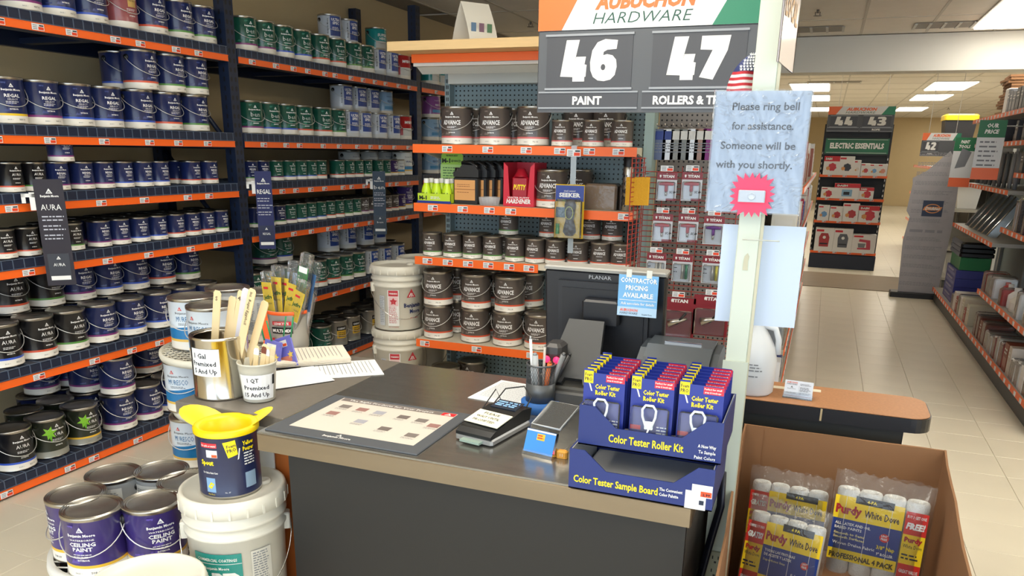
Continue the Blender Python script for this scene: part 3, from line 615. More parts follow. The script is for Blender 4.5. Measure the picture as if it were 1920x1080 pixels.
t=pail((px_[0],px_[1],.153+h1),R(46),'upper white pail with red warning label, on the stack left of pegboard shelves',H=h1); pail_print(t)
t=pail((px_[0]-.02,px_[1]+.34,.151),R(40),'white pail in back, under the rear pail of the pegboard side stack',H=h1)
t=pail((px_[0]-.02,px_[1]+.34,.153+h1),R(40),'rear white pail behind the front stack, only its lid showing',H=h1)
# ============================================================ SIDE DISPLAY WITH RED WIRE RACK
GY=3.95
G_=thing('side_shelving','grey green shelving end with hanging goods right of pegboard shelves','shelving',(-.6,4.2,0))
pa=at(1197,250,Y=3.95).x; pb=at(1224,250,Y=3.95).x
W('post',MB().box(-.855,pb+.0,3.97,4.06,0,1.95,M((146,166,162),.5)),G_)
b=MB(); pegboard(b,-.84,-.28,.12,1.9,4.25,M((130,125,122),.6)); W('pegboard',b,G_)
W('base',MB().box(pb+.01,-.28,3.98,4.25,0,.12,M((70,72,76),.5)),G_)
RW=M((176,62,50),.4)
rk=thing('wire_rack','red wire grid rack with side wings holding sprayer tip packs','wire rack',(-.6,3.93,.55))
wb=MB(); x0,x1=-.85,-.36
zz=.55
while zz<1.46: wb.tube([(x0+.02,3.93,zz),(x1,3.93,zz)],.0022,RW,4,cap=False); zz+=.026
xx=x0+.02
while xx<x1: wb.tube([(xx,3.932,.55),(xx,3.932,1.46)],.002,RW,4,cap=False); xx+=.09
W('wire_grid',wb,rk,kind='stuff')
wb=MB(); zz=.55
while zz<1.5: wb.tube([(x0+.02,3.93,zz),(x0+.0,3.72,zz)],.0022,RW,4,cap=False); zz+=.022
for yy in (3.72,3.78,3.84,3.90): wb.tube([(x0+(yy-3.72)*.1,yy,.53),(x0+(yy-3.72)*.1,yy,1.5)],.0026,RW,4)
W('wing_grid',wb,rk,kind='stuff')
DR=M((134,34,44),.4); GP=M((204,206,210),.35)
def tip_pack(px,py,kind,lb,Y=3.86):
    p=at(px,py,Y=Y); t=thing('tip_pack',lb,'tool pack',(p.x,Y,p.z),0,'sprayer packs on the red rack')
    w_,h_=(.048,.066) if kind!='big' else (.085,.1)
    MB().bbox(-w_,w_,-.0015,.0015,-h_,h_,DR if kind=='big' else GP,.001).build('backing_card',t)
    p_=P(); p_.rect(-w_,h_-.034 if kind!='big' else h_-.05,w_,h_,DR,1); p_.text('TITAN',.006,h_-.024,.012 if kind!='big' else .016,WHITE,w=.055 if kind!='big' else .08,bold=.05)
    p_.poly([(-.036,h_-.012),(-.028,h_-.012),(-.028,h_-.02),(-.032,h_-.026),(-.036,h_-.02)],WHITE,2)
    if kind=='gun': p_.text('SC 6+',.03,-.03,.011,INK,w=.03,bold=.05).rect(.0,-h_,w_,-h_+.012,DR,1)
    elif kind=='tube': p_.lines(-w_+.008,-.02,[.02,.0,-.02],.004,INK,3)
    p_.build('card_print',t,T=TR(0,-.0018,0))
    if kind in('gun','gun2'):
        c=M((180,30,46),.3) if kind=='gun' else M((110,40,140),.3)
        MB().tube([(-.034,-.012,.012),(.0,-.014,.014),(.034,-.012,.012)],[.006,.01,.006],c,8).build('tip_handle',t); MB().tube([(0,-.012,.01),(0,-.012,-.022)],.0075,c,8).tube([(0,-.012,-.022),(0,-.012,-.042)],.005,TIN,8).build('tip_barrel',t)
    elif kind=='tube':
        for dx in (.004,.022): MB().tube([(dx,-.012,-.05),(dx,-.012,.02)],.007,M(random.choice([(60,130,100),(190,188,180),(200,190,80)]),.3,.4),8).build('filter_tube',t)
    else:
        MB().tube([(-.04,-.02,-.03),(-.01,-.02,-.02),(.05,-.02,.0)],[.02,.012,.006],TIN,8).tube([(.0,-.02,-.03),(.045,-.03,.03)],.006,BLACK,6).build('spray_gun',t)
    MB().bbox(-w_*.85,w_*.85,-.026,-.002,-h_*.9,h_*.35,CLEAR,.004).build('blister',t)
    MB().tube([(0,.09,h_-.006),(0,-.02,h_-.006)],.002,TIN).build('peg_hook',t)
    bb=MB(); price_tag(bb,0,h_+.018,.06,.026,-.02); bb.build('price_tag',t)
for k,(x,y) in enumerate(((1250,350),(1297,350),(1347,352))): tip_pack(x,y,'gun','red spray tip pack, top row, %s from left on red rack'%cnum(k+1))
for k,(x,y) in enumerate(((1242,427),(1290,428),(1338,432))): tip_pack(x,y,'gun' if k<2 else 'gun2','spray tip pack, second row, %s from left on red rack'%cnum(k+1))
for k,(x,y) in enumerate(((1230,500),(1279,503),(1335,506))): tip_pack(x,y,'tube','filter tube pack, third row, %s from left on red rack'%cnum(k+1))
for k,(x,y) in enumerate(((1270,595),(1332,592))): tip_pack(x,y,'big','large red spray gun pack, bottom row, %s on red rack'%('left' if k==0 else 'right'))
for k in range(7):
    px=1238+15*k; p=at(px,270,Y=4.02); c=[(90,100,130),(214,220,228),(130,132,128),(120,124,122),(216,222,230),(150,120,110),(120,30,110)][k]
    t=thing('hanging_pack','%s hanging flat pack, %s from left above the red wire rack'%(['navy and white','white and blue','grey','dark grey','white','brown edged','purple tagged'][k],cnum(k+1)),'package',(p.x,4.02,p.z))
    MB().bbox(-.03,.03,-.006,.006,-.075,.07,M(c,.5),.003).build('pack_sleeve',t)
    P().rect(-.025,.02,.02,.06,M((40,60,130) if k in(0,1) else (200,200,196),.5)).lines(-.024,.02,[0,-.012,-.024,-.04],.005,GREYT,k).build('pack_print',t,T=TR(0,-.0065,0))
    MB().tube([(0,.22,.075),(0,-.1,.082),(0,-.12,.09)],.0025,CHROME).build('peg_hook',t)
# ============================================================ AISLE SIGNS
DIG={'4':([(285,262),(370,262),(338,400),(350,358),(414,358),(406,402),(420,405),(416,472),(408,474),(408,500),(330,500),(330,474),(248,470)],None),
'6':([(600,262),(520,254),(470,272),(438,320),(426,390),(430,440),(448,480),(480,502),(520,507),(562,498),(590,470),(600,420),(594,378),(570,352),(535,344),(510,350),(512,330),(535,318),(594,314)],(512,422,15,19)),
'7':([(1180,243),(1350,243),(1336,330),(1262,500),(1180,484),(1248,326),(1176,322)],None),
'3':([(0,10),(60,0),(130,0),(165,30),(165,80),(140,118),(168,150),(165,215),(130,245),(60,250),(0,240),(0,190),(60,195),(80,185),(80,155),(30,150),(30,95),(75,95),(85,75),(80,55),(0,58)],None),
'2':([(0,20),(60,0),(130,0),(165,30),(165,90),(100,190),(165,190),(165,248),(0,248),(0,190),(80,90),(75,60),(0,75)],None)}
def digits(p,n,cx,y,h,w,hole):
    gap=.06*w; dw=(w-gap)/len(n)
    for i,ch in enumerate(n):
        pts,ho=DIG[ch]; xs=[a for a,_ in pts]; ys=[b for _,b in pts]; x0,x1,y0,y1=min(xs),max(xs),min(ys),max(ys)
        ox=cx-w/2+i*(dw+gap); f=lambda a,b:(ox+(a-x0)/(x1-x0)*dw,y+h*(1-(b-y0)/(y1-y0)))
        p.poly([f(a,b) for a,b in pts],WHITE,2)
        if ho: p.poly([f(ho[0]+ho[2]*math.cos(2*PI*j/12),ho[1]+ho[3]*math.sin(2*PI*j/12)) for j in range(12)],hole,3)
    return p
def aisle_sign(Y,x0,x1,zb,zt,n1,n2,t1,t2,label,px=None,ztop=None):
    t=thing('aisle_sign',label,'sign',((x0+x1)/2,Y,zb)); w_=(x1-x0)/2; H=zt-zb; SG=M((84,87,92),.45,var=.03); SG2=M((70,71,76),.4)
    MB().bbox(-w_,w_,-.006,.012,0,H,SG,.004).build('sign_board',t)
    hh=.24*H/.31*1.0*(.145/.145); hh=H*.47
    MB().box(-w_,w_,-.009,.012,H,H+hh,M((226,228,230),.4)).build('header_board',t)
    k=w_/.427; p=P(); HZ=H
    OR=M((240,112,50),.4); GN=M((40,128,96),.4)
    p.poly([(-w_,HZ),(-w_*.77,HZ),(-w_*.58,HZ+hh),(-w_,HZ+hh)],OR,1).poly([(w_*.6,HZ),(w_,HZ),(w_,HZ+hh),(w_*.79,HZ+hh)],GN,1)
    p.text('AUBUCHON',.0,HZ+hh*.5,hh*.36,OR,w=w_*.92,bold=.05,shear=.25,res=2).text('HARDWARE',-.01*k,HZ+hh*.13,hh*.29,M((30,80,66),.5),w=w_*.9,bold=-.01,shear=.25,res=2)
    p.build('header_print',t,T=TR(0,-.0095,0))
    for sx,n,l in ((-1,n1,t1),(1,n2,t2)):
        if n is None: continue
        c=sx*w_*.5
        b=MB(); b.box(c-w_*.41,c+w_*.41,-.009,-.006,H*.3,H*.94,SG2); 
        for z in (H*.29,H*.94): b.box(c-w_*.42,c+w_*.42,-.013,-.006,z-.004*k,z+.004*k,M((150,154,160),.3))
        b.build('number_panel',t)
        b=MB(); b.box(c-w_*.48,c+w_*.48,-.009,-.006,H*.06,H*.25,SG2)
        for z in (H*.055,H*.25): b.box(c-w_*.48,c+w_*.48,-.012,-.006,z-.003*k,z+.003*k,M((150,154,160),.3))
        b.build('name_panel',t)
        digits(P(),n,c,H*.38,H*.5,w_*.54,SG2).build('number_print',t,T=TR(0,-.0095,0))
        if l: P().text(l,c,H*.1,H*.1,WHITE,w=w_*(.047*len(l)+.05),bold=.04,res=2).build('name_print',t,T=TR(0,-.0095,0))
    for sx in (-1,1): MB().tube([(sx*w_*.7,0,H+hh),(sx*w_*.7,0,CZ-zb)],.003,WHITE).build('hanger',t)
    return t
a1=at(1007,211,Y=3.2); a2=at(1426,43.7,Y=3.2)
aisle_sign(3.2,a1.x,a2.x,a1.z,a2.z,'46','47','PAINT','ROLLERS & TRAYS','big hanging grey aisle sign with numbers 46 and 47')
# ============================================================ COUNTER
t=thing('checkout_counter','long dark counter with worn stainless steel top and metal edge','counter',(-.76,1.98,0)); CT0=.79
SS=M((150,148,142),.2,.8,var=.25,vs=5,stretch=(2,10,1),bump=.04,bs=30); SE=M((142,128,108),.3,.85,var=.15,vs=3,stretch=(1,1,6))
b=MB().bbox(-1.337,-.185,1.585,2.365,CT0-.004,CT0,SS,.002); W('steel_top',b,t)
W('metal_edge',MB().bbox(-1.337,-.185,1.583,1.60,CT0-.052,CT0-.0042,SE,.003),t)
W('metal_edge',MB().box(-.19,-.187,1.6,2.36,CT0-.05,CT0-.0042,SE),t)
W('substrate',MB().box(-1.33,-.192,1.602,2.36,CT0-.04,CT0-.0045,M((90,70,50),.7)),t)
DKP=M((28,27,26),.5,var=.05)
W('front_panel',MB().box(-1.27,-.2,1.625,1.645,0,CT0-.0455,DKP),t); W('cabinet_body',MB().box(-1.27,-.2,1.65,2.34,0.0,CT0-.0455,M((60,58,56),.6)),t)
t=thing('side_counter','grey laminate side counter with orange wood panel below','counter',(-1.53,2.05,0)); GL=M((112,106,98),.45,var=.12,vs=60)
b=MB().bbox(-1.725,-1.339,1.70,2.375,CT0-.035,CT0-.0005,GL,.002); W('laminate_top',b,t); OW=M((186,104,46),.5,var=.12,vs=5,stretch=(1,1,.2))
W('wood_panel',MB().box(-1.655,-1.36,1.776,1.79,0,CT0-.036,OW),t); W('wood_panel',MB().box(-1.655,-1.635,1.791,2.35,0,CT0-.036,OW),t); W('wood_panel',MB().box(-1.359,-1.341,1.776,1.9,0,CT0-.036,OW),t)
ma=thing('counter_mat','dark counter mat with a framed product guide sheet','mat',(-1.09,1.775,CT0+.0005)); MT=M((78,82,88),.6)
c4=[at(503,803,z=CT0),at(630,739,z=CT0),at(884,775,z=CT0),at(790,848,z=CT0)]
c4=[Vector((-1.325,1.602,0)),Vector((-1.325,1.94,0)),Vector((-.865,1.94,0)),Vector((-.865,1.615,0))]
MB().bbox(-.235,.225,-.172,.165,0,.004,MT,.002).build('mat_base',ma)
mp=P(); mp.rect(-.19,-.125,.19,.145,M((214,206,196),.35),1).rect(-.185,.118,.145,.143,M((120,110,106),.5),2).rect(.146,.118,.188,.143,RED,2).logo(.167,.121,.018,WHITE,RED,3)
mp.text('The Right Products for Your Project',-.02,.124,.012,WHITE,w=.28,bold=.02,lift=3).text('Benjamin Moore',-.02,-.158,.011,WHITE,w=.085,bold=.03).logo(-.02,-.145,.014,WHITE,MT,2)
r=random.Random(3)
for i,(x,y) in enumerate(((-.14,.075),(-.08,.07),(-.02,.065),(.06,.06),(.12,.055),(-.14,.01),(-.03,-.02),(.06,-.045),(.15,-.06),(.17,.03))):
    mp.rect(x-.017,y-.014,x+.017,y+.014,M([(120,112,108),(150,110,104),(160,160,170),(110,100,96)][i%4],.6),2).lines(x-.02,x+.02,[y-.022,y-.028],.002,GREYT,i)
mp.build('guide_sheet',ma,T=TR(0,0,.0042)@Matrix.Rotation(-PI/2,4,'X'))
# papers
def sheet(name,lb,px,py,rz,w_=.2,l_=.26,z=CT0+.0006,n=1,lines=True,seed=1,col=None,cat='paper'):
    p=at(px,py,z=z); t=thing(name,lb,cat,(p.x,p.y,z)); b=MB(); r=random.Random(seed)
    for k in range(n): b.box(-w_/2,w_/2,-l_/2,l_/2,k*.0022,k*.0022+.0016,col or PAPER,TR(r.uniform(-1,1)*.004*(n>1),r.uniform(-1,1)*.004*(n>1),0,rz=rz+r.uniform(-.03,.03)*(n>1)))
    b.build('paper_sheet' if n==1 else 'paper_stack',t)
    if lines: P().lines(-w_*.42,w_*.42,[l_*.4-i*l_*.052 for i in range(15)],.0022,M((150,152,158),.7),seed).build('paper_print',t,T=TR(0,0,n*.0022-.0002,rz=rz)@Matrix.Rotation(-PI/2,4,'X'))
    return t
sheet('paper_sheet','printed white sheet under the right side of the page stack',640,693,R(-50),seed=4)
sheet('paper_sheet','plain white sheet peeking out beside the quart cup',535,710,R(-35),z=CT0+.003,seed=5,lines=False)
sheet('paper_stack','thick stack of handwritten pages on the grey side counter',580,672,R(-48),.2,.26,CT0+.006,8,True,6,M((232,224,208),.7))
sheet('paper_sheet','wood-edged white sheet beside the mesh pencil cup',962,738,R(-6),.2,.22,seed=8)
t=thing('magazine','white magazine leaning on front of the grey side counter','magazine',(at(437,775,Y=1.766).x,1.766,.585),R(0))
MB().box(-.14,.14,-.003,.001,0,.165,M((228,226,220),.5)).build('cover',t); P().text('MIGHTY',-.0,.125,.02,INK,w=.12,bold=.02).build('cover_print',t,T=TR(0,-.0032,0))
MB().box(-.15,.15,-.006,.0085,-.02,0,OW).build('ledge',t)
# ============================================================ COUNTER-TOP OBJECTS
zc=CT0+.0005
# payment terminal
t=thing('card_terminal','black and silver card payment terminal with a paper note on it','card reader',(-.755,1.835,zc),R(-10)); KB=M((28,30,32),.3)
MB().bbox(-.058,.058,-.10,.10,.004,.02,M((176,178,180),.3,.6),.006).build('silver_base',t)
b=MB().prism([(-.10,.018),(.10,.018),(.11,.05),(.06,.056),(-.08,.034),(-.10,.026)],.108,KB,TR(-.054,0,0),axis='x'); b.build('terminal_body',t)
MB().box(-.04,.04,-.002,.0,0,.05,M((40,50,66),.15),TR(0,.045,.054,rx=R(-82))).build('screen',t)
P().lines(-.034,.034,[.034,.022,.012],.006,M((130,170,220),.3,emit=.6),2).build('screen_text',t,T=TR(0,.045,.0562,rx=R(-82)))
n_=MB().box(-.052,.056,-.002,0,0,.072,M((238,234,210),.7),TR(-.004,-.062,.0405,rx=R(-80),rz=R(-4))); n_.build('paper_note',t)
P().text('PLEASE',0,.052,.011,INK,w=.05).text('WAIT UNTIL',0,.032,.011,INK,w=.075).text('PROMPTED',0,.012,.011,INK,w=.07).build('note_writing',t,T=TR(-.004,-.0625,.043,rx=R(-80),rz=R(-4)))
MB().box(-.03,.03,-.118,-.098,.006,.012,M((150,170,160),.3)).build('card_slot',t)
MB().tube([(-.05,.02,.01),(-.085,.07,.03),(-.07,.12,.08),(-.035,.1,.05),(-.06,.08,.04),(-.05,.14,.08),(.0,.16,.09),(.04,.13,.07),(.045,.09,.05)],.002,BLACK,8).build('cable',t)
# clear card holder
t=thing('card_holder','clear acrylic box holding a blue price card at counter front','card holder',(-.578,1.79,zc),R(-10)); ACR=plastic('acrylic',.06,boost=1.3)
b=MB().prism([(-.075,.0),(.085,0),(.085,.006),(-.05,.006),(-.07,.012)],.085,ACR,TR(-.042,0,0),axis='x'); b.build('holder_base',t)
b=MB()
for q in ((-.042,-.04),(.04,.042)): b.prism([(-.06,.005),(.06,.005),(.085,.095),(-.03,.062)],q[1]-q[0],ACR,TR(q[0],0,0),axis='x')
b.box(-.042,.042,-.002,.0,0,.105,ACR,TR(0,-.028,.066,rx=R(-72))).build('bin_walls',t)
MB().tube([(-.04,-.03,.066),(.04,-.03,.066),(.04,.075,.097),(-.04,.075,.097)],.003,plastic('acrylic_rim',.45),5,closed=True).build('bin_rim',t)
MB().box(-.036,.036,-.001,0,0,.09,M((40,42,60),.3),TR(0,-.022,.062,rx=R(-72))).build('dark_card',t)
MB().box(-.041,.041,-.0015,0,0,.058,M((60,140,220),.4),TR(0,-.068,.006,rx=R(-22))).build('blue_card',t)
P().rect(-.01,.034,.012,.05,M((250,190,40),.4),1).lines(-.008,.01,[.038,.044],.003,RED,2).rect(-.041,.054,.041,.058,WHITE,1).build('price_sticker',t,T=TR(0,-.0698,.006,rx=R(-22)))
p=at(1047,857,z=CT0); t=thing('eraser','small orange tan block beside the clear card holder','eraser',(p.x+.01,p.y,zc)); MB().bbox(-.014,.014,-.009,.009,0,.02,M((226,160,60),.6),.004).build('block',t); P().text('11',0,.006,.008,WHITE).build('block_mark',t,T=TR(0,-.0095,0))
# tape and pencil cup
pc=at(1008,772,z=CT0); px0=(pc.x,pc.y+.02)
t=thing('tape_roll','blue painter tape roll under the pencil cup','tape',(px0[0],px0[1],zc)); MB().lathe([(.03,0),(.056,0),(.056,.03),(.03,.03),(.03,0)],36,mat=M((48,110,190),.6)).build('tape_ring',t)
t=thing('pencil_cup','dark wire mesh pencil cup standing in the blue tape roll','pen cup',(px0[0],px0[1],zc+.0305)); CG=M((96,100,104),.4,.5)
MB().lathe([(0,.0),(.043,0),(.043,.055),(.041,.055),(.041,.004),(0,.004)],36,mat=CG).build('cup_base',t)
mb=MB()
for i in range(36):
    for d in (-1,1):
        mb.tube([(.042*math.sin(2*PI*(i/36+d*.10*k/4)),-.042*math.cos(2*PI*(i/36+d*.10*k/4)),.055+.055*k/4) for k in range(5)],.0006,CG,3,cap=False)
mb.build('mesh_wall',t,kind='stuff'); MB().tube([(.042*math.sin(2*PI*i/32),-.042*math.cos(2*PI*i/32),.11) for i in range(32)],.0028,CG,6,closed=True).build('rim',t)
for k,(dx,dy,lx,ly,ln,rr,c,lb,wd) in enumerate(((-.022,-.012,-.01,.0,.185,.0045,(225,228,230),'white slim pen leaning left in the pencil cup','pen'),(-.008,-.014,-.005,-.01,.14,.009,(178,182,184),'thick silver marker at the front of the pencil cup','marker'),(.006,.01,.002,.0,.16,.004,(190,184,176),'thin grey pencil at the cup centre','pencil'),(.018,-.01,.02,-.01,.12,.007,(216,110,50),'short orange marker in the pencil cup','marker'),(.022,.008,.045,.0,.15,.008,(120,122,124),'grey pen leaning right in the pencil cup','pen'),(.02,.018,.06,.015,.15,.006,(40,42,46),'black pen leaning farthest right in the cup','pen'))):
    o=thing(wd,lb,'pen' if wd!='pencil' else 'pencil',(px0[0]+dx*.8,px0[1]+dy*.8,zc+.037)); m_=M(c,.35)
    v=Vector((lx,ly,.13)).normalized()
    MB().tube([(0,0,0),v*ln*.95],rr,m_,8).build('barrel',o); MB().tube([v*(ln*.95),v*ln],[rr*.8,rr*.5],M(tuple(int(q*.8) for q in c),.3),8).build('end_cap',o)
# scanner
p=at(1042,657,Y=2.13)
t=thing('barcode_scanner','grey handheld barcode scanner with two glowing red lights','scanner',(p.x,2.13,zc)); z=p.z-CT0
MB().lathe([(0,0),(.04,0),(.035,.012),(.012,.03),(.012,z-.05),(0,z-.05)],20,mat=BLACK).build('stand',t)
MB().bbox(-.027,.027,-.035,.04,z-.04,z+.026,M((62,60,60),.4),.01).build('head',t)
for sx in (-1,1): MB().lathe([(.011,0),(.010,.004),(0,.006)],14,TR(sx*.015,-.034,z-.02,rx=PI/2),M((255,30,70),.4,emit=4)).build('red_light',t)
MB().box(-.026,.026,-.0365,-.034,z-.036,z-.004,M((60,10,20),.2)).build('scan_window',t)
# monitor
t=thing('pos_monitor','black display monitor seen from behind on a slanted stand','monitor',(-.59,2.3,zc)); MB_=M((26,27,32),.35); MG=M((58,60,64),.5)
A=at(1022,503,Y=2.3);B_=at(1248,520,Y=2.28)
T=TR(A.x+.59+(B_.x-A.x)/2,0,A.z-zc,rx=R(6)); w2=(B_.x-A.x)/2; hM=.30
MB().bbox(-w2,w2,0,.035,-hM,0,MB_,.006,T).build('screen_housing',t)
MB().bbox(-w2-.002,w2+.002,-.004,.05,0,.012,M((150,148,142),.4),.004,T).build('top_ledge',t)
MB().box(-w2*.75,w2*.75,-.012,0,-hM*.9,-.03,M((34,35,40),.4),T).box(-w2*.68,w2*.68,-.016,-.012,-hM*.85,-.05,MB_,T).build('back_cover',t)
P().text('PLANAR',-.012,-.022,.012,M((170,172,176),.4),w=.07,bold=.0).build('maker_print',t,T=T@TR(0,-.0005,0))
MB().bbox(-.055,.06,-.05,-.016,-.15,-.075,MB_,.006,T).build('hinge',t)
fr=at(1100,600,Y=2.24); ft=at(1090,722,Y=2.10)
vv=Vector((0,ft.y-fr.y,ft.z-fr.z)); L=vv.length; ang=math.atan2(ft.y-fr.y,-(ft.z-fr.z))
MB().prism([(-.055,0),(.055,0),(.075,-L),(.035,-L),(.03,-L+.018),(-.025,-L+.018),(-.03,-L),(-.085,-L)],.02,M((46,48,50),.5),TR(fr.x+.59,fr.y-2.3,fr.z-zc,rx=ang)).build('stand_neck',t)
sx0=at(1010,745,Y=2.1).x+.59
MB().bbox(sx0,.10,-.22,.05,0,.06,M((70,70,70),.5),.006).box(sx0+.02,.09,-.19,.03,.06,.068,M((110,106,98),.45)).build('stand_base',t)
MB().bbox(sx0,sx0+.02,-.2,-.02,.06,.1,M((96,96,94),.4),.003).build('side_rail',t)
# contractor notice on monitor
lw=.083; c0=at(1196,556,Y=2.26)
t=thing('counter_notice','blue laminated notice about contractor pricing taped to the monitor','notice',(c0.x,2.262,c0.z)); LB=M((90,160,210),.12,coat=.8,var=.4,vs=8)
MB().box(-.06,.058,-.001,.001,-.06,.062,LB).build('laminated_sheet',t)
P().rect(-.06,-.06,.058,-.033,M((170,200,225),.2,coat=.6),1).text('CONTRACTOR',0,.04,.014,WHITE,w=.108,bold=.03).text('PRICING',-.005,.018,.014,WHITE,w=.066,bold=.03).text('AVAILABLE',0,-.004,.014,WHITE,w=.09,bold=.03).rect(-.055,-.013,.055,-.0115,WHITE,2).text('Ask associate for details',0,-.026,.008,WHITE,w=.1,bold=.02).text('AUBUCHON',-.025,-.046,.008,M((230,100,60),.5),w=.055,bold=.04,shear=.2).text('HARDWARE',-.025,-.055,.007,INK,w=.055,shear=.2).text('Benjamin Moore',.03,-.055,.005,INK,w=.03).build('notice_print',t,T=TR(0,-.0012,0))
for x in (-.03,.03): MB().box(x-.008,x+.008,-.002,-.001,.055,.078,M((215,215,205),.4)).build('tape_piece',t)
# receipt printer
pc=at(1290,640,Y=2.2)
t=thing('receipt_printer','dark grey receipt printer with a curved lid and paper strip','printer',(-.335,2.22,zc)); PG=M((56,62,68),.35); PG2=M((66,72,78),.3)
MB().prism([(-.1,0),(.13,0),(.13,.17),(.08,.195),(-.02,.19),(-.07,.165),(-.10,.12)],.225,PG,TR(-.11,0,0),axis='x').build('printer_body',t)
MB().prism([(-.096,.128),(-.07,.17),(-.02,.195),(.08,.2),(.08,.206),(-.02,.203),(-.078,.176),(-.106,.128)],.185,PG2,TR(-.09,0,0),axis='x').build('printer_lid',t)
MB().box(-.045,.06,.0,.012,.2035,.209,CHROME).build('tear_bar',t)
MB().box(-.04,.04,-.07,-.03,0,.001,M((220,214,196),.6),TR(0,.03,.195,rx=R(22))).build('paper_label',t)
P().text('POS',.04,.118,.008,WHITE,w=.016).rect(-.105,.115,-.085,.127,M((150,190,230),.3)).build('front_mark',t,T=TR(0,-.104,0))
# display boxes
NB=M((30,46,112),.45); GI=M((176,176,172),.6)
def tray(name,label,x0,x1,y0,y1,z0,zf,zb,cut,nm):
    t=thing(name,label,'display box',((x0+x1)/2,(y0+y1)/2,z0)); w2=(x1-x0)/2; d2=(y1-y0)/2; H=zb-z0; h=zf-z0
    MB().box(-w2,w2,-d2,d2,0,.003,GI).build('box_floor',t)
    MB().prism([(-w2,0),(w2,0),(w2,H),(w2-.035,H),(w2-cut,h),(-w2+cut,h),(-w2+.035,H),(-w2,H)],.003,NB,TR(0,-d2,0)).build('front_wall',t)
    for q in (-w2,w2-.003): MB().box(q,q+.003,-d2+.003,d2,0,H,NB).build('side_wall',t)
    MB().box(-w2+.003,w2-.003,d2-.003,d2,0,H,NB).build('back_wall',t)
    MB().box(-w2+.004,w2-.004,-d2+.0035,-d2+.005,.003,h-.001,GI).box(-w2+.0032,-w2+.005,-d2+.005,d2-.004,.003,H-.001,GI).box(w2-.005,w2-.0032,-d2+.005,d2-.004,.003,H-.001,GI).build('inner_lining',t)
    return t,w2,d2
t,w2,d2=tray('display_box','lower blue display tray, nearly empty, lettered for sample boards',-.462,-.143,1.571,1.80,zc,zc+.052,zc+.095,.085,0)
P().text('Color Tester Sample Board',-w2+.012,.018,.017,YEL,w=.19,al='l',bold=.02,res=2).text('The Convenient',-w2+.205,.03,.0075,WHITE,w=.05,al='l',bold=.02).text('Color Palette',-w2+.205,.018,.0075,WHITE,w=.042,al='l',bold=.02).rect(w2-.058,.0,w2-.014,.042,M((214,216,220),.5)).rect(w2-.028,.012,w2-.018,.022,NAVY,2).build('front_print',t,T=TR(0,-d2-.0003,0))
MB().box(w2-.045,w2-.002,-d2-.002,-d2-.001,.03,.058,PAPER).box(w2-.026,w2-.003,-d2-.0028,-d2-.002,.032,.044,M((236,80,40),.5)).build('price_sticker',t); P().text('2.99',w2-.014,.0345,.006,INK,w=.016,bold=.03).build('price_print',t,T=TR(0,-d2-.003,0))
t=thing('sample_board','plain grey sample board stack lying in the lower blue tray','board',(-.30,1.69,zc+.0035)); MB().box(-.15,.15,-.105,.105,0,.012,M((190,190,188),.5)).build('board_sheet',t)
ub0=zc+.0955; uy0,uy1=1.60,1.83; ux0,ux1=-.452,-.137
t=thing('shelf_divider','thin blue cardboard deck between the two display trays','display box',(-.295,1.71,ub0)); MB().box(-.155,.152,-.1,.088,0,.0015,NB).build('deck_sheet',t)
t,w2,d2=tray('display_box','upper blue display tray holding three rows of roller kits',ux0,ux1,uy0,uy1,ub0+.002,ub0+.05,ub0+.095,.085,0)
P().text('Color Tester Roller Kit',-w2+.07,.016,.0185,YEL,w=.165,al='l',bold=.02,res=2).text('A New Way',w2-.012,.033,.0075,WHITE,w=.038,al='r',bold=.02).text('To Sample',w2-.012,.02,.0075,WHITE,w=.036,al='r',bold=.02).text('Paint Colors',w2-.012,.007,.0075,WHITE,w=.044,al='r',bold=.02).build('front_print',t,T=TR(0,-d2-.0003,0))
kit=None; KW,KH=.047,.168; KBl=M((28,46,140),.4,coat=.2)
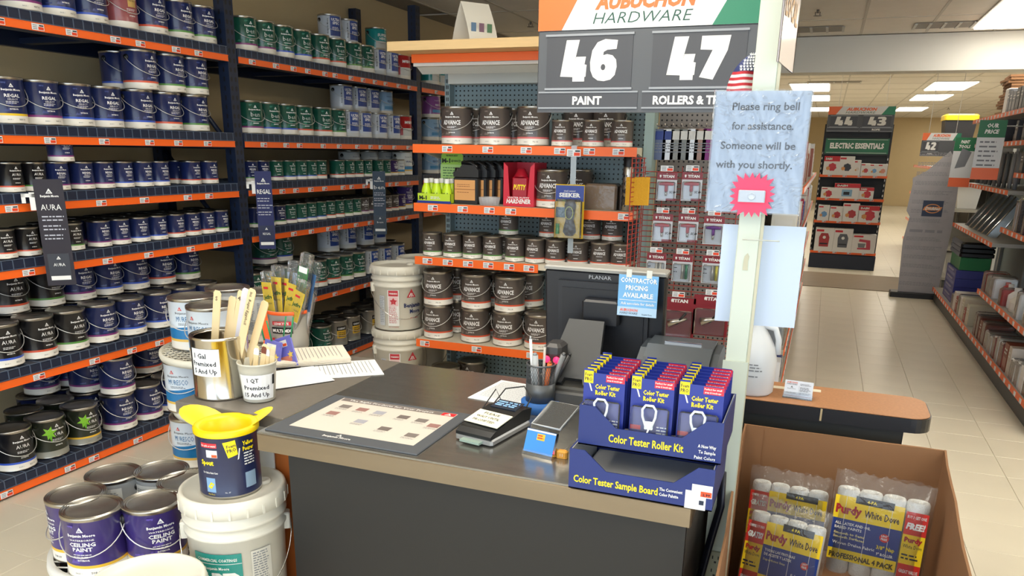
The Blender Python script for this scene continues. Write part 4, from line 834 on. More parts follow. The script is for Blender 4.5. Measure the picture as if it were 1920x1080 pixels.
def make_kit(lb,loc):
    t=thing('roller_kit',lb,'roller kit',loc,0,'roller kits in the upper blue tray')
    MB().prism([(-KW,0),(KW,0),(KW,KH-.012),(KW-.004,KH-.008),(-KW+.022,KH-.008),(-KW+.022,KH),(-KW,KH)],.0012,KBl).build('kit_card',t)
    p=P(); p.rect(-KW+.001,KH-.032,-KW+.022,KH-.004,YEL,1).text('Foam',-KW+.0115,KH-.016,.0075,INK,w=.017,bold=.02).text('PRO',-KW+.0115,KH-.027,.0085,INK,w=.017,bold=.02)
    p.rect(.004,KH-.026,KW-.001,KH-.0095,M((214,44,64),.4),1).text('Perfect for small',.0235,KH-.0165,.0042,WHITE,w=.036,bold=.02).text('areas & touch-ups',.0235,KH-.0235,.0042,WHITE,w=.034,bold=.02)
    p.text('Color Tester',.008,KH-.043,.0105,YEL,w=.056,bold=.03).text('Roller Kit',.004,KH-.057,.0105,YEL,w=.046,bold=.03)
    p.poly([(-KW+.012,KH-.032),(-KW+.016,KH-.034),(-KW+.021,KH-.05),(-KW+.018,KH-.05)],WHITE,1).lines(.014,KW-.006,[.052-.007*i for i in range(5)],.0028,WHITE,4).rect(-KW+.003,.043,-KW+.026,.053,M((214,44,64),.4),1)
    p.build('card_print',t,T=TR(0,-.0003,0))
    lp=[(-.005,-.0175,.052),(-.015,-.0175,.08),(-.016,-.0175,.096),(-.009,-.0175,.106),(.007,-.0175,.106),(.014,-.0175,.096),(.013,-.0175,.08),(.004,-.0175,.052)]
    hm=M((225,235,240),.3)
    MB().tube(lp,.0028,hm,6).bbox(-.01,.009,-.0195,-.0145,.052,.07,hm,.002).build('tester_handle',t)
    MB().tube([(0,-.0175,.052),(-.004,-.0175,.04),(-.03,-.0175,.034),(-.036,-.0175,.028),(-.036,-.0175,.012)],.0022,WHITE,6).build('wire_arm',t)
    MB().bbox(-.028,.016,-.014,-.004,.004,.02,M((206,210,90),.8),.003).build('foam_roller',t)
    MB().bbox(-KW+.004,KW-.006,-.016,-.0015,.002,.1,CLEAR,.005).build('blister',t)
    return t
for c,(pxf,pyf,pxb,pyb) in enumerate(((1113,690,1170,655),(1203,706,1255,668),(1292,724,1345,684))):
    xc=[-.408,-.300,-.196][c]
    for k in range(7):
        loc=(xc+KW*0+.004+.0*k,uy0+.022+.0265*k,ub0+.0055)
        lb='blue roller kit card, %s from the front, %s row of the upper tray'%(cnum(k+1),('left','middle','right')[c])
        if kit is None: kit=make_kit(lb,loc)
        else: dup(kit,loc,0,lb)
for c in (-.354,-.248):
    t=thing('spacer','folded grey card spacer between %s kit rows'%('left and middle' if c<-.3 else 'middle and right'),'spacer',(c+.004,uy0+.03,ub0+.0055)); MB().box(-.0075,.0075,-.02,.02,.028,.03,GI).box(-.0075,-.006,-.02,.02,0,.028,GI).box(.006,.0075,-.02,.02,0,.028,GI).build('spacer_fold',t)
# ============================================================ POLE, SLEEVE, BELL
PY=1.99; xl=at(1385,419,Y=PY).x; PC=M((206,214,200),.5,var=.03)
t=thing('support_post','pale green square post rising behind the display trays to the ceiling','post',(xl+.026,PY+.026,0))
MB().bbox(-.026,.026,-.026,.026,0,CZ,PC,.002).build('post_shaft',t)
MB().box(.0262,.033,-.026,-.018,0.002,CZ-.002,M((196,192,168),.5)).build('edge_trim',t)
MB().box(-.031,.031,-.032,-.027,.5,1.02,M((196,204,190),.5)).build('lower_wrap',t)
sl=[at(1345,168,Y=1.95),at(1527,170,Y=1.95),at(1318,390,Y=1.95),at(1495,405,Y=1.95)]
cxs=(sl[0].x+sl[3].x)/2; czs=(sl[0].z+sl[3].z)/2
t=thing('bell_notice','white notice in a shiny plastic sleeve asking customers to ring the bell','notice',(cxs,1.948,czs)); 
PW2=M((176,188,204),.5)
MB().box(-.104,.104,0,.001,-.134,.134,PW2).build('paper',t)
p=P()
for s_,x,y,w_ in (('Please ring bell',.008,.093,.145),('for assistance.',.005,.051,.135),('Someone will be',-.001,.008,.165),('with you shortly.',-.006,-.034,.17)): p.text(s_,x,y,.017,M((30,38,54),.5),w=w_,bold=.015,res=3)
p.build('notice_text',t,T=TR(0,-.0003,0))
b=MB(); nx,nz=26,34; vs=[];fs=[]; r=random.Random(2)
for j in range(nz+1):
    for i in range(nx+1): vs.append((-.106+.212*i/nx,-.004-.0016*math.sin(i*1.7+j*.6)-.0012*math.sin(j*.5+i*.9)+r.uniform(-.0003,.0003),-.137+.274*j/nz))
for j in range(nz):
    for i in range(nx): a=j*(nx+1)+i; fs.append((a,a+1,a+nx+2,a+nx+1))
b.add(vs,fs,plastic('sleeve_film',.03,.55,22,.1,1.7),True); b.build('plastic_sleeve',t)
MB().box(-.107,-.103,-.006,0,-.137,.137,CLEAR).box(.103,.107,-.006,0,-.137,.137,CLEAR).build('sleeve_edge',t)
sb=at(1410,366,Y=1.94)
t=thing('starburst_card','hot pink starburst card stuck below the notice on the pole','card',(sb.x,1.9395,sb.z)); 
out=[];n=20
pts=[]
r=random.Random(5)
for i in range(2*n):
    a=2*PI*i/(2*n)+.08; sq=1/max(abs(math.cos(a)),abs(math.sin(a)))**.55; rr=(.051*sq if i%2==0 else .038*sq); pts.append((rr*math.cos(a),rr*math.sin(a)))
b=MB(); N=len(pts); b.add([(0,0,0)]+[(x,0,z) for x,z in pts],[(0,i+1,(i+1)%N+1) for i in range(N)],M((255,58,98),.45)); b.add([(0,.0012,0)]+[(x,.0012,z) for x,z in pts],[(0,(i+1)%N+1,i+1) for i in range(N)],M((255,58,98),.45)); b.add([(x,0,z) for x,z in pts]+[(x,.0012,z) for x,z in pts],[(i,i+N,(i+1)%N+N,(i+1)%N) for i in range(N)],M((255,58,98),.45)); b.build('star_card',t)
t=thing('door_bell','grey rectangular door bell button on the pink starburst','door bell',(sb.x,1.939,sb.z-.002))
MB().bbox(-.03,.03,-.009,0,-.0135,.0135,M((176,186,200),.35),.002).build('bell_case',t)
MB().lathe([(.0085,0),(.0085,.0015),(.007,.002),(.0065,.001),(0,.002)],24,TR(0,-.009,0,rx=PI/2),M((188,198,212),.3)).build('bell_button',t)
pp=[at(1345,420,Y=2.025),at(1508,425,Y=2.025),at(1338,610,Y=2.025),at(1488,620,Y=2.025)]
t=thing('blank_paper','pair of white paper sheets taped behind the pole, right of monitor','paper',((pp[0].x+pp[3].x)/2,2.045,pp[3].z)); BPp=M((200,214,236),.6); H=pp[0].z-pp[3].z
b=MB()
for x0,x1,dz,tp in ((pp[2].x,pp[2].x+.12,.006,0),(pp[3].x-.125,pp[3].x,0,.0)):
    c=(pp[0].x+pp[3].x)/2; vs=[];n=8
    for j in range(n+1):
        for x in (x0-c,(x0+x1)/2-c,x1-c): vs.append((x+.0*j,.012*math.sin(x*14)+(.001 if dz else 0),dz+(H-dz)*j/n))
    b.add(vs,[(3*j+i,3*j+i+1,3*j+i+4,3*j+i+3) for j in range(n) for i in (0,1)],BPp,True)
b.build('paper_sheet',t,kind='stuff')
MB().tube([(-.035,-.083+.0,H-.028),(.05,-.083,H-.028)],.0015,M((200,204,196),.4),4).build('binding_wire',t)
t=thing('old_tape','yellowed tape scrap on the front of the pole','tape',(xl+.026,PY-.0005,at(1402,490,Y=PY).z)); MB().prism([(-.006,-.022),(.006,-.022),(.005,.0),(.007,.012),(.002,.02),(-.004,.012),(-.006,0)],.0005,M((190,186,160),.4),TR(0,-.001,0)).build('tape_strip',t)
t=thing('wall_outlet','pale power outlet plate low on the green post','outlet',(xl+.026,PY-.0005,at(1337,1060,Y=PY).z))
MB().bbox(-.028,.028,-.004,0,-.045,.045,M((176,176,150),.5),.003).build('plate',t)
for z in (-.02,.02): P().rect(-.009,z+.002,-.006,z+.012,BLACK).rect(.006,z+.002,.009,z+.012,BLACK).rect(-.003,z-.01,.003,z-.004,BLACK).build('socket',t,T=TR(0,-.0042,0))
# cables beside the counter
t=thing('cable_bundle','bundle of black cables hanging beside the counter end','cable',(-.15,1.9,0))
for k in range(4):
    pts=[at(x+2*k,y,Y=1.93-.01*k) for x,y in ((1352,885),(1348,950),(1330,1010),(1312,1075),(1306,1090))]
    W('cable',MB().tube([(q.x,q.y,max(q.z,.02)) for q in pts]+[(-.17-.01*k,1.98,.006)],.006,M((24,26,40),.4),8),t)
# side sign at pole top
A=at(1458,115,Y=1.93); B_=at(1485,137,z=A.z); 
t=thing('hanging_side_sign','red and white sign in a clear holder on the pole side, seen edge-on','sign',tuple(A)); d=Vector((B_.x-A.x,B_.y-A.y,0))
if d.length>.35: d=d.normalized()*.3
an=math.atan2(d.y,d.x); Ls=d.length
MB().box(0,Ls,-.0015,.0015,0,.42,M((214,196,190),.3,coat=.5),TR(rz=an)).build('sign_sheet',t)
P().rect(.01*1,.3,Ls-.01,.4,M((190,60,70),.4)).text('BUY',Ls/2,.2,.06,M((240,236,226),.5),w=Ls*.7,bold=.04).text('LOCAL',Ls/2,.1,.05,M((226,190,150),.5),w=Ls*.8,bold=.03).build('sign_print',t,T=TR(rz=an)@TR(0,-.002,0))
MB().tube([(0,0,0),(d.x,d.y,0),(d.x,d.y,.42),(0,0,.42)],.003,CLEAR,5,closed=True).build('holder_frame',t)
MB().box(-.03,.0,-.004,.004,.3,.32,CLEAR).build('holder_bracket',t)
# folded flag
fp=at(1412,172,Y=2.06); ft=at(1415,95,Y=2.06); fl=at(1362,172,Y=2.06)
t=thing('small_flag','draped american flag with stars over red and white stripes beside the pole','flag',(fp.x+.02,2.055,fp.z)); H=ft.z-fp.z; Wf=fp.x-fl.x+.02
b=MB(); FR=M((196,48,58),.7); FW=M((232,228,226),.7); FB=M((40,52,104),.7)
n=14; cols=9
def fpnt(i,j): # i col (0 left edge..), j row up
    v=j/n; wdt=Wf*math.sqrt(max(0,1-(v*.98)**2)); u=i/cols
    return Vector((-wdt*(1-u)-.0,.012*math.sin(u*9+v*2)-.03*(1-u)*0,v*H*(1-.0*u)+.10*H*(0)))
for j in range(n):
    m_=FB if j>=7 else (FW if (j%2) else FR)
    b.add([fpnt(i,j) for i in range(cols+1)]+[fpnt(i,j+1) for i in range(cols+1)],[(i,i+1,i+cols+2,i+cols+1) for i in range(cols)],m_,True)
b.build('flag_cloth',t)
p=P()
for j in range(7,13):
    for i in range(2,9):
        q=fpnt(i+.5*(j%2),j+.5)
        if i+.5*(j%2)<=cols: p.star(q.x,q.z,.0042,WHITE)
p.build('star_field',t,T=TR(0,-.014,0))
MB().tube([(.0,.01,-.12),(.0,.01,H+.03)],.004,M((200,180,120),.4),8).box(-.01,.012,-.016,.012,-.06,-.03,WHITE).build('flag_stick',t)
# ============================================================ LEFT OF THE COUNTER
def stick(b,p0,p1,w_,t_,mat):
    p0=Vector(p0);p1=Vector(p1); d=(p1-p0).normalized(); s_=d.cross(Vector((0,1,0))).normalized()*w_/2; n_=d.cross(s_).normalized()*t_/2
    v=[]
    L=(p1-p0).length
    for q,k in ((p0,1),(p1-d*w_*.3,1),(p1,.6)):
        for a,c in ((-1,-1),(1,-1),(1,1),(-1,1)): v.append(q+s_*a*k+n_*c)
    b.add(v,[(3,2,1,0),(8,9,10,11)]+[(a+i,a+(i+1)%4,a+4+(i+1)%4,a+4+i) for a in (0,4) for i in range(4)],mat); return d,s_,n_
sc=at(418,738,z=CT0); ST_=(sc.x,sc.y+.005)
t=thing('steel_can','shiny open steel gallon can holding wooden stir sticks','can',(ST_[0],ST_[1],zc),R(0)); STL=M((200,196,188),.16,1,var=.2,vs=3,stretch=(6,6,.2))
R1=.083; H1=.19
MB().lathe([(0,.001),(R1,0.001),(R1+.001,.003),(R1,.006),(R1,.178),(R1+.002,.181),(R1+.002,.188),(R1,.19),(R1-.003,.188),(R1-.008,.184),(R1-.011,.185),(R1-.011,.178),(R1-.002,.176),(R1-.002,.004),(0,.004)],48,mat=STL).build('can_body',t)
p=P(); p.rect(-.045,.075,.05,.158,PAPER,1,8).text('1 Gal',-.01,.13,.015,INK,w=.042,bold=.02).text('Premixed',0.0,.107,.0145,INK,w=.078,bold=.02).text('5 And Up',.003,.084,.0145,INK,w=.075,bold=.02)
p.build('label_print',t,cyl=R1+.0004,rz=R(5)); 
SW=M((232,208,162),.7,var=.08,vs=8)
tips=[((398,545),'wide pale stir stick lettered S, leftmost in the steel can','S'),((437,556),'wide stir stick, second from left in the steel can',''),((452,545),'plain stir stick, third from left in the steel can','4'),((462,541),'white-coated stir stick, behind the lettered one',''),((474,542),'stir stick with handwritten egg-shell note','I'),((498,565),'stir stick leaning far right in the steel can','')]
for k,((x,y),lb,ch) in enumerate(tips):
    tip=at(x+ (10 if k==0 else 0),y,Y=ST_[1]+(-.01 if k in(0,4) else .03)); tt=thing('stir_stick',lb,'stir stick',(ST_[0],ST_[1],zc+.006),0,'stir sticks in the steel can')
    p1=Vector((tip.x-ST_[0],tip.y-ST_[1],tip.z-zc-.006)); p0=Vector((-.045+.018*k,(.0 if k in(0,4) else .02)+.0,.0)); 
    b=MB(); d,s_,n_=stick(b,p0,p1,.026 if k!=2 else .02,.003,[SW,SW,SW,M((216,212,220),.5),SW,SW][k]); b.build('stick_blade',tt)
    if ch:
        X_=s_.normalized(); 
        if X_.x<0: X_=-X_
        Z_=d; Y_=Z_.cross(X_); T=Matrix((( X_.x,Y_.x,Z_.x,0),(X_.y,Y_.y,Z_.y,0),(X_.z,Y_.z,Z_.z,0),(0,0,0,1)))
        off=TR(*(p1-d*.03-Vector((0,.0028,0))))
        if ch=='I': P().text('Int. Regal Eggshell',0,-.0,.009,INK,w=.105,rot=-PI/2,al='l').build('handwriting',tt,T=TR(*(p1-d*.01-Vector((0,.0028,0))))@T@TR(-.004,0,0))
        else: P().text(ch,0,0,.014,INK).build('handwriting',tt,T=off@T)
qc=at(487,748,z=CT0); 
t=thing('quart_cup','white plastic quart cup with a premixed label, beside the steel can','cup',(qc.x,qc.y,zc)); CUPM=M((214,212,200),.4,trans=.15)
MB().lathe([(0,.001),(.044,.001),(.046,.003),(.054,.095),(.055,.097),(.055,.112),(.058,.114),(.058,.118),(.056,.119),(.054,.116),(.053,.1),(.045,.006),(0,.006)],44,mat=CUPM).build('cup_body',t)
p=P(); p.rect(-.045,.012,.05,.088,PAPER,1,8).text('1 QT',-.008,.066,.013,INK,w=.03,bold=.02).text('Premixed',0.0,.043,.013,INK,w=.068,bold=.02).text('15 And Up',.0,.021,.013,INK,w=.07,bold=.02).rect(.044,.055,.052,.085,BLACK,3).build('label_print',t,cyl=.048,taper=.09,rz=R(32))
for k,(x,y,c) in enumerate(((482,648,0),(497,645,1),(502,650,0),(512,650,2))):
    tip=at(x,y,Y=qc.y+.02); tt=thing('stir_stick','%s in the quart cup'%['short stick with white tip, leftmost','short stick with brown stain','short clean stick behind the stained one','short stick with grey tip, rightmost'][k],'stir stick',(qc.x,qc.y,zc+.007),0,'short stir sticks in the quart cup')
    b=MB(); p0=Vector((-.025+.016*k,.0+.006*k,0)); p1=Vector((tip.x-qc.x,tip.y-qc.y,tip.z-zc-.007)); d,s_,n_=stick(b,p0,p1,.017,.0025,SW); b.build('stick_blade',tt)
    b=MB(); stick(b,p0+(p1-p0)*.82,p0+(p1-p0)*.95,.0175,.0032,M([(240,240,240),(120,60,40),(216,196,160),(220,220,222)][c if k else 0],.5)); b.build('paint_mark',tt)
# round wire merchandiser
MC=(-1.995,2.27); WC=M((226,222,206),.45)
t=thing('wire_carousel','round white wire carousel with stacked tiers beside the side counter','display rack',(MC[0],MC[1],0))
TZ=[.80,.585,.37,.16]
for z in TZ:
    b=MB(); rr=.245 if z>.7 else .22
    b.lathe([(rr-.004,z-.02),(rr+.004,z-.022),(rr+.008,z-.01),(rr+.006,z+.004),(rr-.002,z+.004),(rr-.004,z-.02)],48,mat=WC); b.build('tier_rim',t)
    b=MB()
    for a in (R(30),R(-30),R(90)):
        for k in range(-8,9):
            o_=k*.028; hl=math.sqrt(max(0,(rr-.004)**2-o_**2)); dx,dy=math.cos(a),math.sin(a)
            b.tube([(-dy*o_-dx*hl,dx*o_-dy*hl,z-.003),(-dy*o_+dx*hl,dx*o_+dy*hl,z-.003)],.0018,WC,4,cap=False)
    b.build('tier_wire',t,kind='stuff')
MB().tube([(0,0,0),(0,0,.80)],.016,WC,12).build('pole',t); MB().lathe([(0,0),(.2,0),(.2,.012),(.02,.03),(0,.03)],32,mat=WC).build('base_disc',t)
def mur(px,py,z,dd,lb,st='none',rz=R(25)):
    X_=D=None; k=at(px,py,z=z+.19); return can('muresco',st,(k.x,k.y,z+.0025),rz,lb,None,False,0)
mur(359,555,TZ[0],0,'white and blue gallon can, left on the carousel top tier')
can('muresco','none',(-1.935,2.115,TZ[0]+.0025),R(5),'white and blue gallon can right behind the steel can',None,False,0)
can('blank','none',(-2.13,2.425,TZ[0]+.0025),R(40),'white gallon can at the back of the carousel top tier',None,False,0)
can('blank','none',(-1.95,2.43,TZ[0]+.0025),R(10),'white gallon can behind the stir sticks on the carousel',None,False,0)
for i,z in enumerate(TZ[1:3]): can('muresco','none',(-2.095,2.145,z+.0025),R(15),'white and blue gallon can on the carousel %s tier'%('second','third')[i],None,False,0)
# multi mix container with roller packs
mx=at(548,648,z=TZ[0]); mx=(mx.x+.03,mx.y+.02)
mx=(-1.80,2.36)
t=thing('mixing_tub','clear printed two and a half quart mixing tub on the carousel','tub',(mx[0],mx[1],TZ[0]+.0008)); MXM=M((206,204,196),.3,alpha=.75)
MB().lathe([(0,0),(.066,0),(.068,.003),(.077,.135),(.081,.137),(.081,.145),(.078,.147),(.075,.14),(.066,.006),(0,.006)],44,mat=MXM).build('tub_body',t)
MB().lathe([(.0815,.134),(.083,.135),(.083,.146),(.0815,.147)],44,mat=M((255,104,40),.4),arc=PI*1.1,a0=-PI*.6).build('orange_band',t)
p=P(); p.rect(-.01,.098,.055,.112,RED,1,5).text('LEAKTITE',.022,.1,.009,WHITE,w=.05,bold=.03).rect(-.015,.066,.06,.09,BLACK,1,5).text('MULTI-MIX',.022,.072,.012,WHITE,w=.066,bold=.04).text('2',-.01,.02,.03,RED,bold=.04).text('1/2 QUART',.03,.022,.018,RED,w=.05,bold=.03).rect(-.062,.1,-.03,.12,WHITE,1,3).rect(-.046,.1,-.031,.108,M((240,90,40),.5),2,2).build('tub_print',t,cyl=.0735,taper=.068)
packs=[((500,508),(502,600),'yellow'),((520,497),(522,600),'yellow'),((540,500),(530,600),'yellow'),((556,512),(540,600),'yellow'),((572,528),(552,600),'yellow'),((552,488),(548,600),'clear'),((577,475),(560,600),'green'),((592,490),(566,600),'blue')]
YL=M((250,214,30),.35); 
for k,((x,y),(x2,y2),c) in enumerate(packs):
    Yk=mx[1]-.02+(.0 if k in(0,3,4) else .025)+.004*k; Yk={0:-.045,1:-.02,2:-.0,3:-.03,4:-.05,5:.02,6:-.01,7:.03}[k]+mx[1]
    tp=at(x,y,Y=Yk); bt=Vector((mx[0]-.04+.011*k,Yk*.5+mx[1]*.5,TZ[0]+.011)); col={'yellow':YL,'clear':M((190,205,225),.2),'green':M((50,140,70),.4),'blue':M((40,110,170),.4)}[c]
    t=thing('roller_pack','%s roller pack in the mixing tub, %s from left'%(c,cnum(k+1)),'roller pack',tuple(bt),0,'mini roller packs in the mixing tub')
    p1=Vector(tp)-bt; b=MB(); d=p1.normalized(); L=p1.length
    X_=Vector((1,0,0))-d*d.x; X_.normalize(); Y_=d.cross(X_); T=Matrix(((X_.x,Y_.x,d.x,0),(X_.y,Y_.y,d.y,0),(X_.z,Y_.z,d.z,0),(0,0,0,1)))
    MB().bbox(-.017,.017,-.012,.012,0,L*.62,M((226,220,216),.6,bump=.5,bs=90),.007,T).build('roller_sleeve',t)
    MB().box(-.021,.021,-.0135,-.0125,L*.42,L*.86,col,T).build('header_card',t)
    if c=='yellow': P().rect(-.014,L*.77,.006,L*.80,RED,2).text('Jetfire',.0,L*.64,.015,M((30,90,40),.5),w=.036,bold=.03,shear=.3,lift=2,rot=.15).text('GLIDE',.004,L*.57,.006,INK,w=.02).build('card_print',t,T=T@TR(0,-.0138,0))
    elif c=='green': P().text('PAINT',0,L*.7,.012,WHITE,w=.034,bold=.03).rect(-.018,L*.8,.018,L*.86,WHITE,2).build('card_print',t,T=T@TR(0,-.0138,0))
    MB().bbox(-.022,.022,-.0145,.0145,.0,L,FILM,.004,T).build('clear_bag',t)
# craft packs hanging in front of the tub
for k,(x,y,rz) in enumerate(((506,655,6),(535,650,-20))):
    q=at(x,y,Y=2.13+.0*k); t=thing('brush_pack','purple craft pack %s under green sticks by the steel can'%('with a price sticker' if k==0 else 'with photo strip, tilted'),'package',(q.x,2.13+.02*k,zc)); T=TR(ry=R(rz),rx=R(-8)); h=q.z-zc+.03
    MB().bbox(-.036,.036,-.003,.003,0,h,M((110,110,200),.35,var=.2,vs=20),.002,T).build('pack_card',t)
    P().rect(-.024,h-.035,.014,h-.012,WHITE).rect(-.004,h-.033,.012,h-.024,M((240,90,40),.5),2).rect(-.03,.02,.02,.04,M((200,120,100),.5)).star(.018,h*.4,.014,M((230,200,90),.5)).build('pack_print',t,T=T@TR(0,-.0033,0))
    for dx in (-.02,.01): MB().tube([(dx,0,h),(dx+.03*(1 if k else -1)*.5,.0,h+.07)],.003,M((40,140,90),.4),6).build('green_stick',t)
t=thing('orange_scraper','bright orange plastic paint tool standing beside the mixing tub','scraper',(at(497,620,Y=2.21).x,2.21,zc)); MB().prism([(-.012,0),(.012,0),(.014,.12),(.008,.17),(-.006,.175),(-.01,.12)],.006,M((255,104,40),.4)).build('tool_blade',t)
# bucket with foam pour can
zb=.60; bc=at(432,905,z=zb)
bx=(bc.x+.008,bc.y)
pl=thing('wooden_platform','low wooden platform under the white commercial pail','platform',(bx[0],bx[1],0)); MB().box(-.13,.13,-.14,.14,0,zb-.39,OW).build('platform_board',pl)
t=pail((bx[0],bx[1],zb-.389),R(36),'big white pail with teal label, standing against the counter front',R0=.14,H=.389)
p=P(); TL=M((40,140,130),.4); p.rect(-.12,.03,.02,.235,TL,1,10).rect(-.12,.205,.02,.2065,WHITE,2,10).text('COMMERCIAL COATINGS',-.05,.213,.009,WHITE,w=.115,bold=.02).text('Benjamin Moore',-.05,.188,.009,WHITE,w=.07,bold=.02).text('SUPER',-.045,.148,.03,WHITE,w=.125,bold=.06).text('HIDE',-.04,.108,.03,WHITE,w=.1,bold=.06).lines(-.1,.01,[.09,.08,.07],.004,WHITE,3)
p.rect(.045,.04,.105,.235,M((206,202,190),.5),1,5).lines(.05,.1,[.225-.0075*i for i in range(24)],.0032,GREYT,9); p.build('label_print',t,cyl=.1352)
FC=M((34,42,78),.3,coat=.3); fz=zb-.0; 
t=thing('pour_spout_can','navy gallon can with yellow pour spout insert, on the white pail lid','paint can',(bx[0]+.0,bx[1]-.005,fz-.0105),0)
MB().lathe([(0,.0005,TIN),(R1,.001,TIN),(R1+.001,.005,TIN),(R1,.007,TIN),(R1,.178,FC),(R1+.002,.18,TIN),(R1+.002,.19,TIN),(R1-.002,.19,TIN),(R1-.002,.02,YL),(0,.02,YL)],48).build('can_body',t)
YP=M((236,204,10),.35)
b=MB().lathe([(R1+.004,.178),(R1+.005,.192),(R1-.003,.197),(R1-.02,.185),(R1-.022,.12)],44,mat=YP); b.build('spout_ring',t)
for a0,a1,h0,sp in ((-2.3,-.75,.03,.075),(1.7,2.9,.03,.06)):
    b=MB(); vs=[];n=10
    for i in range(n+1):
        a=a0+(a1-a0)*i/n; k=math.sin(PI*i/n); vs+=[((R1-.004)*math.sin(a),-(R1-.004)*math.cos(a),.19),((R1+sp*k*.75)*math.sin(a),-(R1+sp*k*.75)*math.cos(a),.19+h0*k+.006)]
    b.add(vs,[(2*i,2*i+2,2*i+3,2*i+1) for i in range(n)],YP,True); b.build('spout_lip',t)
p=P(); p.rect(-.078,.15,-.03,.163,M((230,50,60),.4),1,5).text('No spills or waste!',-.054,.153,.006,WHITE,w=.044,bold=.02).rect(-.062,.122,-.03,.143,PAPER,1,3).rect(-.046,.123,-.031,.131,M((240,90,40),.5),2,2).text('Spout',-.062,.1,.014,YEL,w=.04,bold=.04).text('For Gallon Paint Cans',-.055,.075,.0055,WHITE,w=.045,bold=.02)
p.quad((-.002,.12),(.024,.128),(.019,.17),(-.014,.165),YEL,1).text('Foam',.008,.15,.009,INK,w=.024,bold=.02,rot=.15).text('PRO',.009,.137,.01,INK,w=.024,bold=.02,rot=.15).poly([(.028,.145),(.031,.144),(.026,.115),(.022,.112)],WHITE,2)
p.rect(-.07,.02,-.042,.062,M((130,170,210),.4),1,3).poly([(-.065,.035),(-.055,.03),(-.045,.045),(-.055,.05)],YEL,2).text('Fits Here',-.056,.012,.005,YEL,w=.02).rect(.04,.025,.075,.07,M((140,165,190),.4),1,4).text('Yellow',.056,.15,.012,YEL,w=.036,bold=.04).text('Pourer',.056,.134,.012,YEL,w=.036,bold=.04).lines(.04,.075,[.125-.008*i for i in range(5)],.0035,WHITE,6).text('No. 47',-.01,.018,.0045,WHITE,w=.014)
p.build('label_print',t,cyl=R1,rz=R(42))
# front pail on floor
fb=at(285,1082,z=.45); t=pail((fb.x-.005,fb.y-.016,.001),R(-30),'white pail on floor at the bottom edge, only its lid visible',R0=.14,H=.449)
# round table with ceiling cans
zt=.32; pos=[(142,925),(172,950),(212,886),(285,938),(303,880),(347,900)]
W3=[at(x,y,z=zt+.19) for x,y in pos]; cx0=sum(v.x for v in W3)/6-.0; cy0=sum(v.y for v in W3)/6
cr=max(math.hypot(v.x-cx0,v.y-cy0) for v in W3)
RT=cr+.085
t=thing('round_stand','round orange wood drum stand with a white wire top','display stand',(cx0,cy0,0))
MB().lathe([(0,0),(RT-.02,0),(RT-.02,zt-.03),(0,zt-.03)],48,mat=OW).build('drum',t)
MB().lathe([(RT-.022,zt-.04),(RT+.004,zt-.042),(RT+.012,zt-.02),(RT+.008,zt+.006),(RT-.008,zt+.006),(RT-.012,zt-.03)],56,mat=M((232,232,228),.4)).build('tray_rim',t)
b=MB(); 
for a in (R(20),R(-40)):
    for k in range(-10,11):
        o_=k*.032; 
        if abs(o_)>RT-.02: continue
        hl=math.sqrt((RT-.01)**2-o_**2); dx,dy=math.cos(a),math.sin(a); b.tube([(-dy*o_-dx*hl,dx*o_-dy*hl,zt-.003),(-dy*o_+dx*hl,dx*o_+dy*hl,zt-.003)],.003,M((232,232,228),.4),4,cap=False)
b.build('wire_top',t,kind='stuff'); MB().lathe([(0,zt-.029),(RT-.021,zt-.029)],40,mat=BLACK).build('painted_interior_shade',t)  # black disc paints the shade of a hollow below the wires
for k,v in enumerate(W3):
    kd='blank' if k in(2,4) else 'ceiling'
    can(kd,'gold' if kd=='ceiling' else 'none',(v.x,v.y,zt+.0005),[R(-25),R(23),R(10),R(58),R(-20),R(60)][k],'%s on the round orange stand'%['purple ceiling paint can at the left edge','purple ceiling paint can at the front','silver-topped can with plain back label, left','purple ceiling paint can with full label, front right','silver-topped can with plain back label, farther right','purple ceiling paint can at the back right'][k],None)
# ============================================================ HANGING BANNERS ON THE RACK
for k,(px,py,pb_,Y,c,n1,wm) in enumerate((((88),(336),(533),2.6,(34,28,40),'AURA',38),((492),(321),(467),4.05,(24,34,92),'REGAL',38),((710),(321),(440),5.35,(52,70,90),'ben',36))):
    a=at(px,py,X=-3.12); bb_=at(px+14,pb_,Y=a.y); Y=a.y; H=a.z-bb_.z
    w_=.056 if k==0 else .047; t=thing('hanging_banner','%s hanging banner with white lettering clipped to the rack, %s bay'%(['black','royal blue','slate blue'][k],['near','left part of middle','right part of middle'][k]),'banner',(a.x,Y,a.z-H),R([45,36,30][k])); 
    MB().box(-w_,w_,-.002,.002,0,H,M(c,.6)).build('banner_board',t)
    p=P(); p.logo(0,H-.06,.022,WHITE,M(c,.35)).text('Benjamin Moore',0,H-.075,.01,WHITE,w=.07,bold=.03)
    p.text(n1,0,H-.13,.026 if k<2 else .03,WHITE,w=.078,bold=.0 if k!=1 else .02)
    p.lines(-.04,.045,[H-.16,H-.175,H-.2,H-.215,H-.24,H-.255],.005,M((190,192,204),.5),k+2)
    p.rect(-.042,.02,.042,.14,M(tuple(int(q*.7) for q in c),.3),1).logo(0,.115,.014,WHITE,M(c,.35)).text(n1,0,.085,.014,WHITE,w=.045).rect(-.038,.024,.038,.042,WHITE,2)
    p.build('banner_print',t,T=TR(0,-.0025,0))
    MB().box(-w_-.05,-w_-.0,-.004,.004,H-.075,H-.06,WHITE).box(-w_-.02,-w_-.0,-.004,.004,H-.13,H-.055,WHITE).box(-w_-.05,-w_-.035,-.004,.004,H-.1,H-.06,WHITE).build('plastic_clip',t)
